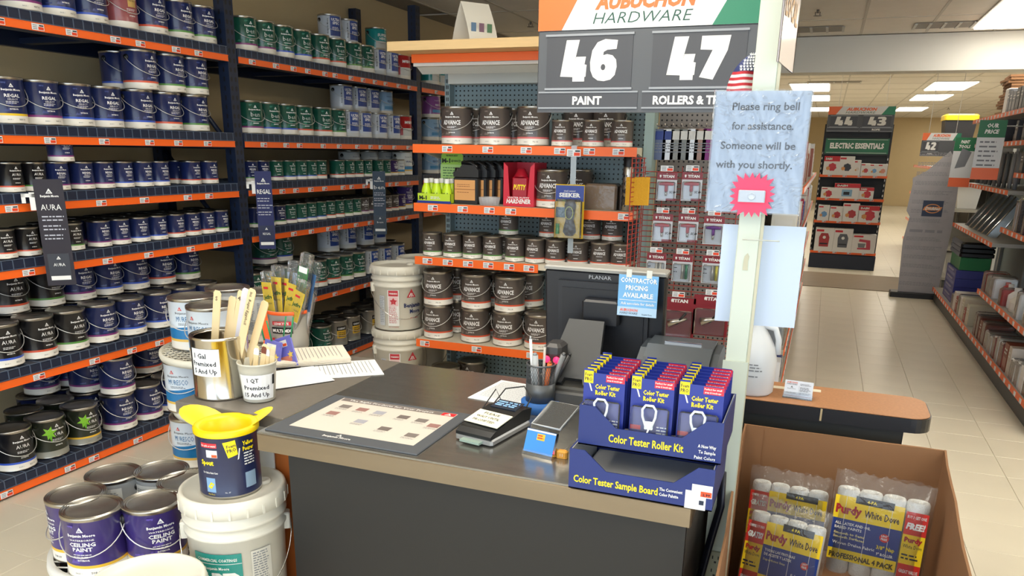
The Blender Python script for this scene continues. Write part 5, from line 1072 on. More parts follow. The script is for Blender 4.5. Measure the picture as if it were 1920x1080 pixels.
# ============================================================ BROWN SIDE COUNTER BEYOND THE POLE
cz2=.74; f1=at(1748,790,z=cz2); bk=at(1435,720,z=cz2); 
bx1=f1.x+.005; by0=f1.y; by1=2.865
t=thing('brown_counter','brown speckled laminate counter with thick black rounded edge','counter',(0,2.7,0)); BL=M((176,124,84),.45,var=.25,vs=120)
def rrect(x0,x1,y0,y1,r,n=6):
    o=[(x0,y0)]
    o+=[(x1-r+r*math.sin(PI/2*i/n),y0+r-r*math.cos(PI/2*i/n)) for i in range(n+1)]
    o+=[(x1-r+r*math.cos(PI/2*i/n),y1-r+r*math.sin(PI/2*i/n)) for i in range(n+1)]
    return o+[(x0,y1)]
W('laminate_top',MB().prism(rrect(-.62,bx1-.004,by0+.004,by1-.004,.06),.002,BL,TR(0,0,cz2-.0018),axis='z'),t)
W('black_edge',MB().prism(rrect(-.62,bx1,by0,by1,.062),.045,M((26,27,32),.35),TR(0,0,cz2-.0475),axis='z'),t)
W('counter_body',MB().box(-.60,bx1-.075,by0+.035,by1-.03,0,cz2-.048,M((44,44,40),.55)),t)
W('body_seam',MB().box(bx1-.077,bx1-.0745,by0+.034,by0+.04,.0,cz2-.049,BLACK),t)
p=at(1540,762,z=cz2-.02); W('edge_joint',MB().box(p.x-.003,p.x+.003,by0-.0008,by0,cz2-.044,cz2-.003,M((190,170,130),.5)),t)
jg=at(1407,742,z=cz2); JM=M((225,230,235),.35,alpha=.8)
t=thing('plastic_jug','translucent white plastic gallon jug behind the green post','jug',(jg.x+.0,jg.y+.05,cz2+.0005))
MB().lathe([(0,.001),(.06,.001),(.068,.01),(.07,.12),(.062,.16),(.04,.2),(.018,.235),(.018,.25),(0,.25)],32,mat=JM).build('jug_body',t)
MB().lathe([(.02,.245),(.02,.262),(0,.263)],16,mat=WHITE).build('cap',t); MB().tube([(.02,0,.235),(.055,0,.225),(.068,0,.19),(.07,0,.14)],.01,JM,8).build('grip',t)
P().lines(-.03,.03,[.11,.1,.09,.07],.004,GREYT,3).build('label_print',t,cyl=.071)
q=at(1495,748,z=cz2); t=thing('card_stand','clear stand of business cards on the brown counter','card holder',(q.x,q.y+.01,cz2+.0005),R(-4))
MB().box(-.047,.047,-.016,.03,0,.003,ACR).box(-.047,.047,-.003,0,0,.022,ACR,TR(0,-.014,.0,rx=R(-12))).build('stand_base',t)
T=TR(0,-.008,.003,rx=R(-14)); MB().box(-.045,.045,-.002,.008,0,.056,M((220,226,236),.5),T).build('card_stack',t)
P().text('AUBUCHON',-.022,.047,.005,M((220,100,60),.5),w=.034,bold=.03,shear=.2).text('HARDWARE',-.022,.0415,.0045,INK,w=.034,shear=.2).logo(-.022,.032,.006,INK,WHITE).text('Benjamin Moore',-.022,.027,.0035,INK,w=.026).text('Paint Specialist',-.022,.013,.004,INK,w=.03) .lines(.004,.04,[.046,.042,.034,.030,.026,.022,.016,.012],.0018,GREYT,4).rect(.001,.012,.0014,.04,GREYT).rect(-.043,.004,.043,.0052,M((160,90,90),.5)).build('card_print',t,T=T@TR(0,-.0024,0))
q=at(1545,735,z=cz2); t=thing('paper_slip','small pale paper slip under the business card stand','paper',(q.x-.03,q.y,cz2+.0004)); MB().box(-.06,.02,-.012,.02,0,.0005,M((226,218,196),.7)).build('slip_sheet',t)
q=at(1452,725,z=cz2); t=thing('paper_slip','handwritten paper strip beside the white jug','paper',(q.x,q.y,cz2+.0004)); MB().box(-.03,.05,-.02,.012,0,.0005,M((222,212,190),.7)).build('slip_sheet',t)
# ============================================================ CARDBOARD BOX OF ROLLER COVERS
t=thing('cardboard_box','large open brown cardboard box filled with roller cover packs','box',(.14,2.1,0)); Zb=.669
c=[(-.114,1.46),(.372,1.47),(.438,2.555),(-.156,2.555)]
def wall(a,b_,h,th=.006):
    a=Vector((*a,0));b_=Vector((*b_,0)); d=(b_-a).normalized(); n_=Vector((-d.y,d.x,0))*th
    vs=[]
    N=8; r=random.Random(int(a.x*1000))
    for i in range(N+1):
        q=a+(b_-a)*i/N; w_=.004*math.sin(i*1.9+a.y)
        vs+=[q,q+n_,q+n_+Vector((n_.x*w_*80,n_.y*w_*80,h+r.uniform(-.0015,.0015))),q+Vector((n_.x*w_*80,n_.y*w_*80,h))]
    b=MB(); fs=[(0,1,2,3),(4*N+3,4*N+2,4*N+1,4*N)]
    for i in range(N): fs+=[(4*i+k,4*(i+1)+k,4*(i+1)+(k+1)%4,4*i+(k+1)%4) for k in range(4)]
    b.add(vs,fs,CARD); return b
W('box_wall',wall(c[0],c[1],.62),t); W('box_wall',wall(c[1],c[2],Zb),t); W('box_wall',wall(c[2],c[3],Zb),t); W('box_wall',wall(c[3],c[0],Zb),t)
b=MB(); b.add([(x,y,.001) for x,y in c],[(0,1,2,3)],CARD); W('box_floor',b,t)
ct=M((150,108,72),.8); W('wall_crease',MB().box(-.09,-.088,2.547,2.5495,.0,Zb-.01,ct),t)
W('printed_edge',MB().box(-.10,.36,1.452,1.4545,.5,.62,M((232,196,40),.5)),t)
PLt=M((240,238,232),.85,bump=.6,bs=300); PYL=M((252,218,34),.35); PRD=M((214,48,40),.35); PBL=M((34,62,140),.35); PDR=M((170,30,40),.45)
def roller_pack(name,label,loc,rz,rx,w4,H,lay):
    t=thing(name,label,'roller pack',loc,rz); T=TR(rx=rx); n=4; r=w4/8
    for i in range(n):
        b=MB(); b.lathe([(r*.55,H*.98),(r*.5,0),(r*.9,.0),(r,.006),(r,H-.006),(r*.9,H),(r*.55,H),(r*.5,H-.02)],20,T@TR(-w4/2+r*(2*i+1),0,0),PLt); b.build('roller_cover',t)
    tx=r+.003
    p=P(); x0,x1=(-w4/2+.25*w4,w4/2) if lay!='R' else (-w4/2,w4/2-.25*w4); s0,s1=(-w4/2,-w4/2+.25*w4) if lay!='R' else (w4/2-.25*w4,w4/2)
    if lay=='R': s0+=.004
    W_=x1-x0; hb=H*.22; ht=H*.95
    p.rect(x0,H*.66,x1,H*.93,PYL,1); p.rect(x0,H*.3,x1,H*.66,PBL,1).rect(x0,H*.17,x1,H*.3,PYL,1); p.rect(x0+W_*.3,H*.87,x0+W_*.85,H*.955,BLACK,2).text('4-PACK' if lay=='R' else '4 PACK',x0+W_*.58,H*.895,H*.035,YEL,bold=.03,lift=3)
    p.text('Purdy',x0+W_*.22,H*.73,H*.1,PDR,w=W_*.38,bold=.05).text('White Dove',x0+W_*.7,H*.73,H*.085,M((40,30,60),.5),w=W_*.5,bold=.015)
    if lay=='R':
        for k,(s_,ww) in enumerate((('ALL LATEX AND OIL',.52),('BASED PAINTS',.4))): p.text(s_,x0+W_*.05,H*(.595-.05*k),H*.032,WHITE,w=W_*ww,al='l',bold=.03)
        for k,(s_,ww) in enumerate((('Smooth to Semi',.45),('Smooth Surfaces',.46))): p.text(s_,x0+W_*.05,H*(.48-.045*k),H*.03,M((250,240,170),.5),w=W_*ww,al='l',bold=.02)
        p.text('Woven Dralon Fabric',x0+W_*.05,H*.36,H*.035,WHITE,w=W_*.62,al='l',bold=.02).text('3/8" Nap',x0+W_*.82,H*.4,H*.045,YEL,w=W_*.26,bold=.02).text('9" ROLLER',x0+W_*.82,H*.33,H*.032,WHITE,w=W_*.24,bold=.03).text('PROFESSIONAL 4 PACK',x0+W_*.5,H*.2,H*.06,M((70,60,20),.5),w=W_*.94,bold=.04)
        a,b_,c_='FREE!','BUY 3 GET ONE','GREAT VALUE'
    else:
        p.text('TODAS LAS PINTURAS',x0+W_*.05,H*.59,H*.032,WHITE,w=W_*.55,al='l',bold=.03).text('DE ACEITE Y LATEX',x0+W_*.05,H*.54,H*.032,WHITE,w=W_*.5,al='l',bold=.03).text('Superficies lisas',x0+W_*.05,H*.48,H*.03,M((250,240,170),.5),w=W_*.4,al='l').text('Felpa de 3/8"',x0+W_*.76,H*.37,H*.04,WHITE,w=W_*.36,bold=.02).text('PAQUETE DE 4',x0+W_*.4,H*.2,H*.06,M((70,60,20),.5),w=W_*.6,bold=.04)
        a,b_,c_='GRATIS!','COMPRE 3 Y UNO','GRAN VALOR'
    m=(s0+s1)/2; ws=s1-s0
    p.rect(s0,H*.64,s1,H*.9,PRD,2).text(b_,m,H*.83,H*.035,WHITE,w=ws*.85,bold=.02,lift=3).text(a,m,H*.71,H*.07,WHITE,w=ws*.85,bold=.05,shear=.2,lift=3).rect(s0,H*.3,s1,H*.64,PYL,2).text('Purdy',m,H*.56,H*.055,PDR,w=ws*.8,bold=.05,lift=3).text('White Dove',m,H*.49,H*.045,INK,w=ws*.85,lift=3).lines(s0+ws*.08,s1-ws*.08,[H*.4,H*.36],H*.018,INK,3,3).rect(s0,H*.14,s1,H*.3,PRD,2).text(c_,m,H*.2,H*.04,WHITE,w=ws*.85,bold=.02,lift=3)
    p.b.add([(x0+W_*.78+W_*.07*math.cos(2*PI*i/14),H*.54+W_*.07*math.sin(2*PI*i/14),.0008) for i in range(14)],[tuple(range(14))],PRD); p.text('LINT',x0+W_*.78,H*.55,H*.025,WHITE,w=W_*.09,bold=.03,lift=3).text('FREE',x0+W_*.78,H*.515,H*.025,WHITE,w=W_*.09,bold=.03,lift=3)
    # sheet hugs the rollers a little
    for i,(x,y,z) in enumerate(p.b.v):
        u=((x+w4/2)/(2*r))%1-.5; p.b.v[i]=(x,y,z-.0035*(2*abs(u))**2)
    p.build('printed_sleeve',t,T=T@TR(0,-tx,0))
    b=MB(); nx=24;nz=10;vs=[];fs=[]; rr=random.Random(int(H*1e4)+int(loc[0]*999)); Ht=H*1.2
    for sgn in (-1,1):
        base=len(vs)
        for j in range(nz+1):
            for i in range(nx+1):
                x=-w4/2-.01+(w4+.02)*i/nx; z=Ht*j/nz; k=1 if z<H else max(.12,1-(z-H)/(Ht-H)*1.0); e=min(1,math.sqrt(max(0,1-(abs(2*i/nx-1))**6))+.02)
                vs.append((x+rr.uniform(-.001,.001),sgn*((r+.006)*k*e)+rr.uniform(-.0015,.0015),z+(rr.uniform(-.006,.006) if j==nz else 0)))
        for j in range(nz):
            for i in range(nx): a_=base+j*(nx+1)+i; fs.append((a_,a_+1,a_+nx+2,a_+nx+1))
    b.add(vs,fs,FILM,True,T); b.build('clear_bag',t)
    return t
def pk(name,label,px,py,Y,rz,rx,w4,H,lay):
    top=at(px,py,Y=Y); zb_=top.z-H*math.cos(rx)
    t=roller_pack(name,label,(top.x,Y+H*math.sin(rx)*0,zb_),rz,rx,w4,H,lay); return zb_
za=pk('roller_cover_pack','roller pack with spanish label, back left in cardboard box',1480,918,2.38,R(-6),R(-6),.225,.24,'L')
zb2=pk('roller_cover_pack','roller pack with english label, right side of cardboard box',1655,936,2.24,R(-8),R(-8),.24,.25,'R')
zc2=pk('roller_cover_pack','roller pack with spanish label, front left in cardboard box',1468,988,2.05,R(-14),R(-14),.2,.235,'L')
tt=thing('box_insert','cardboard insert under the roller packs inside the box','insert',(.14,2.1,0)); zi=min(za,zb2,zc2)
W('insert_sheet',MB().box(-.10,.38,2.02,2.68,.003,za-.002,CARD) if 0 else MB().box(-.10,.36,1.9,2.5,.003,max(.02,zi-.004),CARD),tt)
# ============================================================ RIGHT AISLE SHELVES
GM=M((168,170,166),.45); DG=M((74,76,78),.5)
PAL=[(214,212,206),(236,236,230),(190,190,190),(150,30,36),(36,42,90),(30,30,34),(216,190,60),(120,80,50),(90,120,90),(240,240,244),(170,60,40),(60,90,140)]
def goods(kind,name_cat,loc,w_,d_,h_,c,label,grp,rz=0):
    nm,cat=name_cat; t=thing(nm,label,cat,loc,rz,grp); m_=M(c,.4)
    c2=M(tuple(min(255,int(q*.6+90)) for q in c),.45)
    if kind=='box':
        MB().bbox(-w_/2,w_/2,-d_/2,d_/2,0,h_,m_,.002).build('carton',t); P().rect(-w_*.4,h_*.15,w_*.4,h_*.5,c2,1).lines(-w_*.35,w_*.35,[h_*.75,h_*.62],h_*.06,WHITE,int(w_*999)).build('carton_print',t,T=TR(0,-d_/2-.0004,0))
        P().rect(-d_*.35,h_*.2,d_*.35,h_*.6,c2,1).build('side_print',t,T=TR(-w_/2-.0004,0,0,rz=-PI/2))
    elif kind=='bottle':
        r=min(w_,d_)/2; MB().lathe([(0,0),(r*.95,0),(r,.006),(r,h_*.62),(r*.6,h_*.78),(r*.35,h_*.85),(r*.35,h_*.88)],16,mat=m_).build('bottle_body',t); MB().lathe([(r*.42,h_*.86),(r*.42,h_),(0,h_)],12,mat=c2).build('cap',t)
        P().rect(-r*.8,h_*.15,r*.8,h_*.5,c2,1,4).build('label_print',t,cyl=r)
    elif kind=='pack':
        MB().bbox(-w_/2,w_/2,-d_/2,d_/2,0,h_*.9,m_,.01).build('pack_body',t); MB().bbox(-w_/2-.003,w_/2+.003,-d_/2-.003,d_/2+.003,0,h_,FILM,.012).build('clear_bag',t)
    elif kind=='hang':
        MB().bbox(-w_/2,w_/2,-.004,.004,0,h_,m_,.001).build('backing_card',t); MB().bbox(-w_*.4,w_*.4,-.025,-.004,h_*.08,h_*.6,c2,.008).build('blister_item',t); MB().tube([(0,.15,h_*.95),(0,-.03,h_*.95)],.002,CHROME).build('peg_hook',t)
    elif kind=='tool':
        MB().bbox(-w_*.5,w_*.5,-.004,.004,h_*.15,h_,m_,.003).build('tray_blade',t); MB().tube([(0,-.01,h_*.95),(0,-.014,.0)],w_*.12,c2,6).build('grip',t)
    return t
def gondola(name,label,X0,X1,Ya,Yb,H,levels,face,back=PEG):
    """shelving run along Y; face=-1 shelves open towards -X, +1 towards +X; X0 is the open edge, X1 the back"""
    t=thing(name,label,'shelving',((X0+X1)/2,(Ya+Yb)/2,0))
    xb0,xb1=sorted((X1,X1-face*.03)); W('back_panel',MB().box(xb0,xb1,Ya,Yb,0,H,back),t)
    n=max(1,round((Yb-Ya)/1.2))
    for i in range(n+1):
        y=Ya+(Yb-Ya)*i/n; a,b_=sorted((X1+face*0,X1+face*.03)); W('upright',MB().box(a,b_,y-.015,y+.015,0,H,GM),t)
    a,b_=sorted((X0-face*.02,X1)); W('base',MB().box(a,b_,Ya,Yb,0,.11,DG),t)
    for lv in [(.15,0)]+levels:
        z,ins=lv[:2]; ya,yb=(lv[2],lv[3]) if len(lv)>2 else (Ya,Yb)
        xe=X0-face*ins; a,b_=sorted((xe,X1)); W('shelf',MB().box(a,b_,ya+.01,yb-.01,z-.03,z,M((170,168,160),.45)),t)
        a,b_=sorted((xe,xe+face*.006)); st=W('label_strip',MB().box(a,b_,ya+.01,yb-.01,z-.034,z+.004,ORANGE),t)
        k=0; y=ya+.12; tb_=MB()
        while y<yb-.1:
            a2,b2=sorted((xe+face*.006,xe+face*.009)); tb_.box(a2,b2,y-.02,y+.02,z-.03,z-.002,PAPER); y+=.16
        W('price_tag',tb_,t,kind='stuff')
    return t
RXf=1.25; gondola('aisle_shelving','long right aisle shelving run with orange shelf edges at photo right',RXf,1.85,5.0,9.75,1.9,[(.5,.02,5.0,7.35),(.86,.08,7.45,9.7),(1.0,.10,5.0,7.35),(1.28,.12,7.45,9.7),(1.42,.12,5.0,7.35),(1.66,.10,5.0,9.7),(1.9,.1,5.0,9.7)],-1)
rg=random.Random(21)
def fill(zl,xe,Ya,Yb,hmax,kinds,shelf,face=-1,d=.16,hang=False,step=None,cols=None):
    y=Ya+.06;n=0
    while y<Yb-.08:
        kd=rg.choice(kinds); w_=(step or rg.uniform(.09,.16)); h_=rg.uniform(.6,.95)*hmax; n+=1; col=rg.choice(cols or PAL)
        nmc={'box':('carton','box'),'bottle':('bottle','bottle'),'pack':('bagged_pack','package'),'hang':('blister_pack','package'),'tool':('hand_tool','tool')}[kd]
        cw='reddish' if col[0]>col[2]+60 and col[1]<110 else ('yellow' if col[0]>200 and col[2]<100 else ('pale' if min(col)>150 else ('blue' if col[2]>col[0]+20 else 'dark')))
        X=xe-face*(d/2+.015)
        z=zl+(.0008 if not hang else 0)
        goods(kd,nmc,(X,y+w_/2,z),w_*.92,d,h_,col,'%s %s, %s from the near end, %s'%(cw,nmc[1],cnum(n),shelf),'goods on the '+shelf,-face*-PI/2)
        y+=w_+.012
    return n
fill(.15,RXf+.0,5.05,7.3,.2,['pack','pack','box'],'bottom right aisle shelf, near section',cols=[(236,236,238),(230,226,220),(160,40,36),(210,200,190),(130,60,40)],d=.2)
fill(.5,RXf+.02,5.05,7.3,.2,['pack','bottle'],'low right aisle shelf near section',cols=[(230,226,216),(240,240,240),(210,206,196),(190,60,60)],d=.16)
fill(1.0,RXf+.1,5.05,7.3,.3,['hang','hang','pack'],'middle right aisle shelf near section',cols=[(240,214,40),(90,30,30),(190,40,70),(240,230,200),(40,40,50),(230,230,235)],d=.12,step=.09)
fill(1.42,RXf+.12,5.05,7.3,.2,['box','hang','bottle'],'upper right aisle shelf near section',cols=[(190,180,150),(60,60,60),(120,110,90),(230,220,190)],d=.14)
fill(1.66,RXf+.1,5.05,9.6,.2,['box','hang','bottle'],'second highest right aisle shelf',cols=[(40,40,46),(90,90,96),(214,214,210),(60,60,70),(220,216,206)],d=.16)
fill(1.9,RXf+.1,5.05,8.2,.22,['box'],'top of the right aisle shelving',cols=[(52,54,60),(40,42,50),(30,32,36),(120,122,128)],d=.26)
fill(.15,RXf,7.45,8.5,.2,['pack','box'],'bottom right aisle shelf, far section',cols=[(206,200,180),(236,230,226),(160,60,50)],d=.2)
# stacked blue boxes, green crate, black pans at the far section
for k in range(4):
    goods('box',('flat_carton','box'),(RXf+.17,9.0,.151+k*.082),.62,.26,.08,(52,56,140),'flat blue carton, %s from bottom, stacked at far end of right aisle shelving'%cnum(k+1),'blue cartons stacked on the low shelf',-PI/2)
t=thing('green_crate','bright green shallow crate above the blue cartons, right aisle','crate',(RXf+.19,9.0,.48)); b=MB(); GC=M((20,120,60),.4); b.box(-.13,.13,-.3,.3,0,.01,GC)
for q in ((-.13,-.12,-.3,.3),(.12,.13,-.3,.3),(-.12,.12,-.3,-.29),(-.12,.12,.29,.3)): b.box(*q,.01,.12,GC)
b.build('crate_body',t)
t=thing('black_pan','stack of black plastic trays under the far middle shelf, right aisle','tray',(RXf+.19,9.0,.61)); b=MB()
for k in range(3): b.bbox(-.15,.15,-.33,.33,k*.045,k*.045+.05,M((26,27,30),.2,coat=.5),.02)
b.build('tray_stack',t)
for k in range(6):
    t=thing('steel_pan','long shiny metal pan standing upright, %s from near end, right aisle'%cnum(k+1),'pan',(RXf+.17,8.0+.24*k,.861)); T=TR(ry=R(18))
    b=MB().prism([(-.05,0),(.03,0),(.1,.36),(.05,.38)],.012,M((176,180,180),.2,.9),T@TR(0,-.006,0)); b.build('pan_sheet',t)
    MB().tube([(-.05,0,0),(.03,0,.0),(.1,0,.36),(.05,0,.38)],.008,CHROME,6,T,closed=True).build('pan_rim',t)
for k in range(9):
    goods('tool',('float_tool','tool'),(RXf+.2,7.6+.22*k,1.285),.15,.1,.3,[(60,64,70),(120,124,128),(44,50,56)][k%3],'dark trowel-like tool, %s from near end of upper middle right shelf'%cnum(k+1),'tools hanging on the upper middle right shelf',-PI/2)
for k,(px,py,Y,h_,hd) in enumerate(((1864,225,7.35,.45,'OUR PRICE'),(1812,258,9.3,.48,'PAINT TOOLS'))):
    a=at(px,py,Y=Y); t=thing('shelf_banner','green topped white aisle banner %s on the right shelving'%('with orange foot, nearest' if k==0 else 'with brush picture, farther'),'banner',(a.x,Y,a.z-h_)); w_=.095
    MB().box(-w_,w_,-.002,.002,0,h_,M((214,218,220),.45)).build('banner_board',t); p=P().rect(-w_,h_-.13,w_,h_,M((30,110,70),.45)).rect(-w_,0,w_,.09,M((236,110,60),.45)).text(hd.split()[0],0,h_-.055,.03,WHITE,w=.08,bold=.04,shear=.2).text(hd.split()[1],0,h_-.1,.03,WHITE,w=.1,bold=.04,shear=.2)
    if k==0: p.lines(-.07,.07,[h_-.17-.035*i for i in range(6)],.012,GREYT,4)
    else: p.poly([(-.06,.18),(.03,.2),(.07,.34),(-.02,.38)],M((120,124,130),.5),2)
    p.build('banner_print',t,T=TR(0,-.0025,0)); MB().tube([(w_,0,h_*.9),(RXf+.15-a.x,0,h_*.9)],.004,GM).build('banner_arm',t)
# standee
s0=at(1683,548,z=.0); s1=at(1758,558,z=.0); sy=9.85
t=thing('cardboard_standee','tall pointed newsprint patterned cardboard standee with dark blue badge','standee',(1.10,sy,0)); top=at(1762,283,Y=sy)
xl_=at(1683,548,Y=sy).x-1.10; xr_=at(1757,555,Y=sy).x-1.10; Hs=top.z; 
ol=[(xl_,.06),(xr_,.06),(xr_+.03,Hs*.5),(xr_+.02,Hs*.78),(xr_-.0,Hs*.86),(xr_-.05,Hs*.94),(xr_-.11,Hs),(xr_-.18,Hs*.955),(xl_+.1,Hs*.87),(xl_-.03,Hs*.82),(xl_-.02,Hs*.78),(xl_-.04,Hs*.6),(xl_+.0,Hs*.56),(xl_-.03,Hs*.4)]
MB().prism(ol,.02,M((176,174,178),.6,var=.12,vs=14)).build('standee_board',t)
MB().bbox(xl_-.08,xr_+.03,-.06,.14,0,.06,M((32,32,36),.5),.01).build('base_plinth',t)
p=P(); rs=random.Random(4)
for j in range(15): p.lines(xl_+.0,xr_-.02,[.14+j*.1,.155+j*.1,.17+j*.1],.007,M((150,150,156),.6),j,1) if rs.random()<.85 else p.lines(xl_+.02,xr_-.04,[.13+j*.1],.03,M((150,150,156),.6),j,1)
mx_=(xl_+xr_)/2+.0; zz=Hs*.62
p.rect(mx_-.09,zz-.085,mx_+.11,zz+.085,M((52,66,92),.5),3)
EO=M((226,150,90),.5); p.b.add([(mx_+.01+.078*math.cos(2*PI*i/24),zz+.05*math.sin(2*PI*i/24),.0016) for i in range(24)],[tuple(range(24))],EO); p.b.add([(mx_+.01+.068*math.cos(2*PI*i/24),zz+.04*math.sin(2*PI*i/24),.0020) for i in range(24)],[tuple(range(24))],M((52,66,92),.5))
p.poly([(mx_-.085,zz-.02),(mx_+.09,zz-.018),(mx_+.105,zz+.02),(mx_-.07,zz+.018)],EO,6).text('Dickies',mx_+.01,zz-.013,.032,WHITE,w=.15,bold=.04,shear=.3,lift=7)
p.build('standee_print',t,T=TR(0,-.0005,0))
# far shelving
gondola('far_shelving','far shelving run beyond the newsprint standee with grey containers',1.42,1.95,10.6,16,1.75,[(.5,.0),(.95,.0),(1.4,.0)],-1,M((60,62,66),.6))
aisle_sign(10.3,at(1728,268,Y=10.3).x,at(1800,268,Y=10.3).x,at(1729,292,Y=10.3).z,at(1729,263,Y=10.3).z,'42',None,'TOOLS','','grey aisle sign numbered 42 above the newsprint standee')
for k in range(5):
    for j in range(3):
        c=[(206,210,210),(226,226,222),(120,126,130)][(k+j)%3]; t=thing('storage_bin','%s bin, %s from near end, %s far shelf left of standee'%(['grey','white','slate'][(k+j)%3],cnum(k+1),['lowest','middle','top'][j]),'bin',(1.60,11.0+k*.42,[.151,.951,1.401][j]),0,'bins on the far shelving')
        b=MB(); b.prism([(-.10,0),(.10,0),(.13,.25),(-.13,.25)],.26,M(c,.4),TR(0,-.13,0)); b.build('bin_body',t); MB().bbox(-.14,.14,-.14,.14,.25,.275,YL if (k+j)%4==1 else M((200,204,206),.4),.005).build('bin_lid',t)
a=at(1752,245,Y=13.2); t=thing('storage_tote','black storage tote with bright yellow lid on top of far shelving','tote',(1.66,13.2,1.7515)); ht=max(.2,at(1752,215,Y=13.2).z-1.7515); print('tote',a,ht)
b=MB().prism([(-.17,0),(.17,0),(.2,ht-.08),(-.2,ht-.08)],.4,M((38,38,42),.45),TR(0,-.2,0)); b.build('tote_body',t); MB().bbox(-.215,.215,-.215,.215,ht-.08,ht,YL,.02).build('tote_lid',t)
t=thing('cardboard_stack','tall stack of torn brown cardboard on top of right shelving','cardboard',(1.62,8.9,1.902))
for k in range(14): MB().box(-.16+rg.uniform(-.02,.02),.16,-.22,.22,k*.026,k*.026+.02,CARD,TR(rz=rg.uniform(-.08,.08))).build('cardboard_sheet',t)
a=at(1842,290,Y=8.3); t=thing('white_carton','tall plain white carton on the right shelving top','box',(1.50,8.45,1.9005)); MB().bbox(-.1,.1,-.08,.08,0,.22,M((226,226,222),.5),.006).build('carton_body',t)
# ============================================================ ELECTRIC DISPLAY AND LEFT AISLE SHELVES
DY=12.0; dl=at(1517,492,Y=DY).x; dr=at(1638,498,Y=DY).x; dcx=(dl+dr)/2; dw=(dr-dl)/2
t=thing('product_display','black end display with green electric essentials panel and four shelves','display rack',(dcx,DY+.2,0)); BD=M((34,36,42),.5)
b=MB().box(-dw,dw,.12,.16,.1,2.0,BD); 
b.build('back_panel',t); MB().bbox(-dw-.01,dw+.01,-.22,.16,0,.2,M((32,40,58),.5),.01).build('base_plinth',t)
for sx in (-1,1):
    b=MB().box(sx*dw-.015,sx*dw+.015,.09,.12,.2,1.95,BD)
    z=.22
    while z<1.6: b.box(sx*dw-.008,sx*dw+.002,.086,.09,z,z+.03,WHITE); z+=.07
    b.build('slotted_rail',t)
gz0=at(1575,288,Y=DY+.05).z; gz1=at(1575,262,Y=DY+.05).z
GP2=M((24,104,70),.4); MB().box(-dw,dw-.0,-.02,.0,gz0-.02,gz1+.03,BD).box(-dw+.02,dw-.02,-.025,-.02,gz0,gz1+.02,GP2).build('title_panel',t)
P().text('ELECTRIC ESSENTIALS',0,(gz0+gz1)/2-.018,.07,WHITE,w=dw*1.62,bold=.05).rect(-dw+.04,gz0+.012,dw-.04,gz0+.016,WHITE).rect(-dw+.04,gz1+.005,dw-.04,gz1+.009,WHITE).build('title_print',t,T=TR(0,-.0255,0))
sy_=[at(1600,y,Y=DY-.02).z for y in (329,373,416,474)]
for z in sy_:
    MB().box(-dw,dw,-.2,.12,z-.02,z,BD).build('shelf',t); st=MB().box(-dw-.005,dw+.005,-.206,-.2,z-.03,z+.006,ORANGE).build('label_strip',t)
    for k in range(4): bb=MB(); price_tag(bb,0,0,.05,.022); o=bb.build('price_tag',st); o.location=(-dw*.7+k*dw*.45,-.2065,z-.012)
rws=[(0,[(1559,.215,.27,'griddle',(200,40,50)),(1587,.205,.27,'waffle',(40,40,44)),(1607,.09,.22,'opener',(220,210,200)),(1622,.12,.175,'maker',(190,60,60)),(1638,.115,.17,'maker',(110,160,210)),(1654,.125,.17,'maker',(220,150,130))]),
(1,[(1552,.185,.155,'choppers',(190,40,50)),(1588,.35,.22,'toaster',(200,50,60)),(1624,.195,.17,'pot',(200,40,50))]),
(2,[(1544,.16,.23,'maker',(110,160,210)),(1568,.185,.22,'maker',(180,50,50)),(1595,.225,.27,'maker',(180,50,50)),(1628,.28,.24,'skillet',(200,50,60))]),
(3,[(1545,.26,.35,'fryer',(170,50,50)),(1580,.26,.35,'fryer',(90,92,98)),(1619,.32,.28,'mixer',(190,60,80))])]
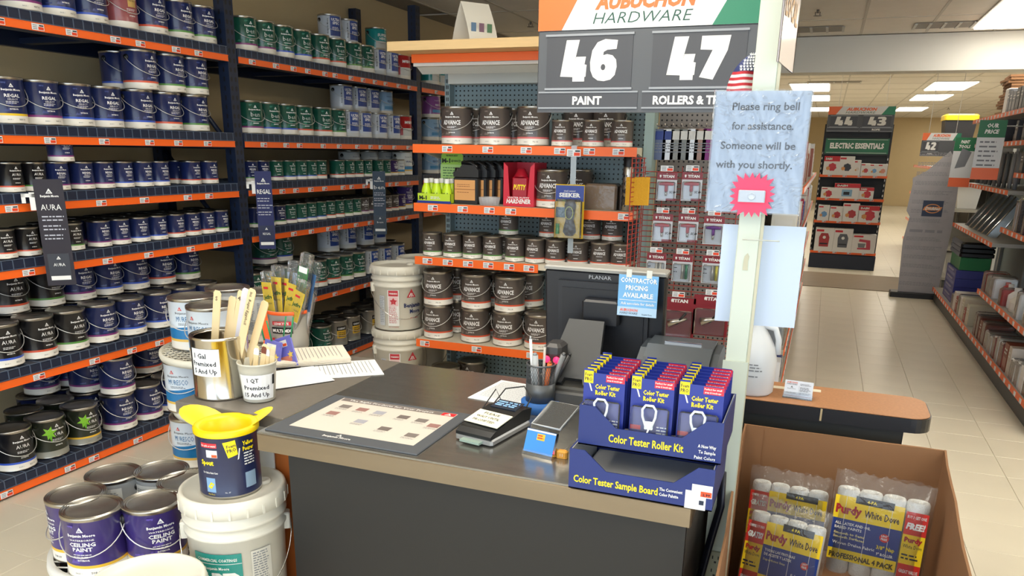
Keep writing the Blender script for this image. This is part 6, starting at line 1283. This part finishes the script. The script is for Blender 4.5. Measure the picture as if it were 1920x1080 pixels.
for lv,its in rws:
    for k,(px,bw,bh,nm,c) in enumerate(its):
        Y=DY+.03; bw*=.94; bh*=.92; x=solveX(px,Y,sy_[lv]+bh/2); tt=thing('appliance_box','white %s box, %s from left on the %s shelf of electric display'%({'griddle':'griddle','waffle':'waffle maker','opener':'can opener','maker':'snack maker','choppers':'chopper','toaster':'toaster','pot':'cooker','skillet':'skillet','fryer':'air fryer','mixer':'stand mixer'}[nm],cnum(k+1),['top','second','third','lowest'][lv]),'box',(x,Y,sy_[lv]+.0008))
        MB().bbox(-bw/2,bw/2,-.06,.1,0,bh,M((228,226,224),.45),.003).build('carton',tt)
        p=P(); m_=M(c,.4); p.rect(-bw*.45,bh*.84,-bw*.05,bh*.93,RED,1)
        if nm in('toaster','skillet','pot','griddle'): p.rect(-bw/2,bh*.72,bw/2,bh,RED,1).text('DASH',-bw*.2,bh*.8,bh*.12,WHITE,w=bw*.4,bold=.05)
        if nm in('fryer',): p.poly([(-bw*.25,bh*.2),(bw*.25,bh*.2),(bw*.28,bh*.6),(bw*.18,bh*.78),(-bw*.18,bh*.78),(-bw*.28,bh*.6)],m_,2).poly([(-bw*.22,bh*.3),(bw*.22,bh*.3),(bw*.2,bh*.36),(-bw*.2,bh*.36)],INK,3).star(0,bh*.6,bw*.09,WHITE,8,.9,3)
        elif nm=='mixer': p.poly([(-bw*.25,bh*.2),(bw*.3,bh*.2),(bw*.3,bh*.3),(bw*.26,bh*.7),(-bw*.2,bh*.75),(-bw*.22,bh*.62),(bw*.1,bh*.58),(bw*.12,bh*.3),(-bw*.25,bh*.28)],m_,2).poly([(-bw*.22,bh*.3),(bw*.04,bh*.3),(bw*.08,bh*.52),(-bw*.25,bh*.52)],GREYT,3)
        elif nm in('toaster',): p.rect(-bw*.2,bh*.15,bw*.2,bh*.6,M((130,170,200),.4),2).rect(-bw*.13,bh*.25,bw*.1,bh*.45,INK,3)
        else: p.star(bw*.06,bh*.42,bw*.28,m_,7,.85,2).star(-bw*.2,bh*.35,bw*.14,M((214,150,90),.5),6,.8,3)
        p.build('carton_print',tt,T=TR(0,-.0605,0))
aisle_sign(DY+.16,at(1553,213,Y=DY).x,at(1680,213,Y=DY).x,at(1600,247,Y=DY).z,at(1600,214,Y=DY).z,'44','43','','ROPE','grey aisle sign numbered 44 and 43 above electric display')
t=thing('floor_mat','brown wood-look floor mat in front of the electric display','mat',(.5,10.9,0)); MB().bbox(-.95,.75,-.75,.55,.0005,.008,M((134,118,98),.6,var=.2,vs=3,stretch=(1,12,1)),.003).build('mat_surface',t)
gondola('aisle_shelving','left aisle shelving run behind the green post with silvery goods',-.115,-.6,4.75,9.4,1.85,[(.42,.0),(.72,.0),(1.05,.0),(1.35,.0)],1,M((110,112,114),.6))
rg=random.Random(5)
fill(.15,-.115,4.8,9.2,.2,['pack','box','bottle'],'bottom shelf of left aisle run',face=1,cols=[(236,236,240),(40,60,140),(200,204,208),(220,216,206)],d=.14)
fill(.42,-.115,4.8,9.2,.2,['pack','pack'],'second lowest shelf of left aisle run',face=1,cols=[(200,202,206),(50,50,56),(196,190,90),(170,172,176)],d=.14)
fill(.72,-.115,4.8,9.2,.24,['hang','pack'],'middle shelf of left aisle run',face=1,cols=[(180,182,186),(60,60,66),(190,60,50),(150,150,156)],d=.14)
fill(1.05,-.115,4.8,9.2,.22,['box','bottle'],'upper shelf of left aisle run',face=1,cols=[(60,90,160),(230,232,236),(170,40,60),(220,216,206)],d=.14)
fill(1.35,-.115,4.8,9.2,.3,['hang','box'],'highest shelf of left aisle run',face=1,cols=[(220,216,210),(60,60,66),(150,80,60)],d=.14)
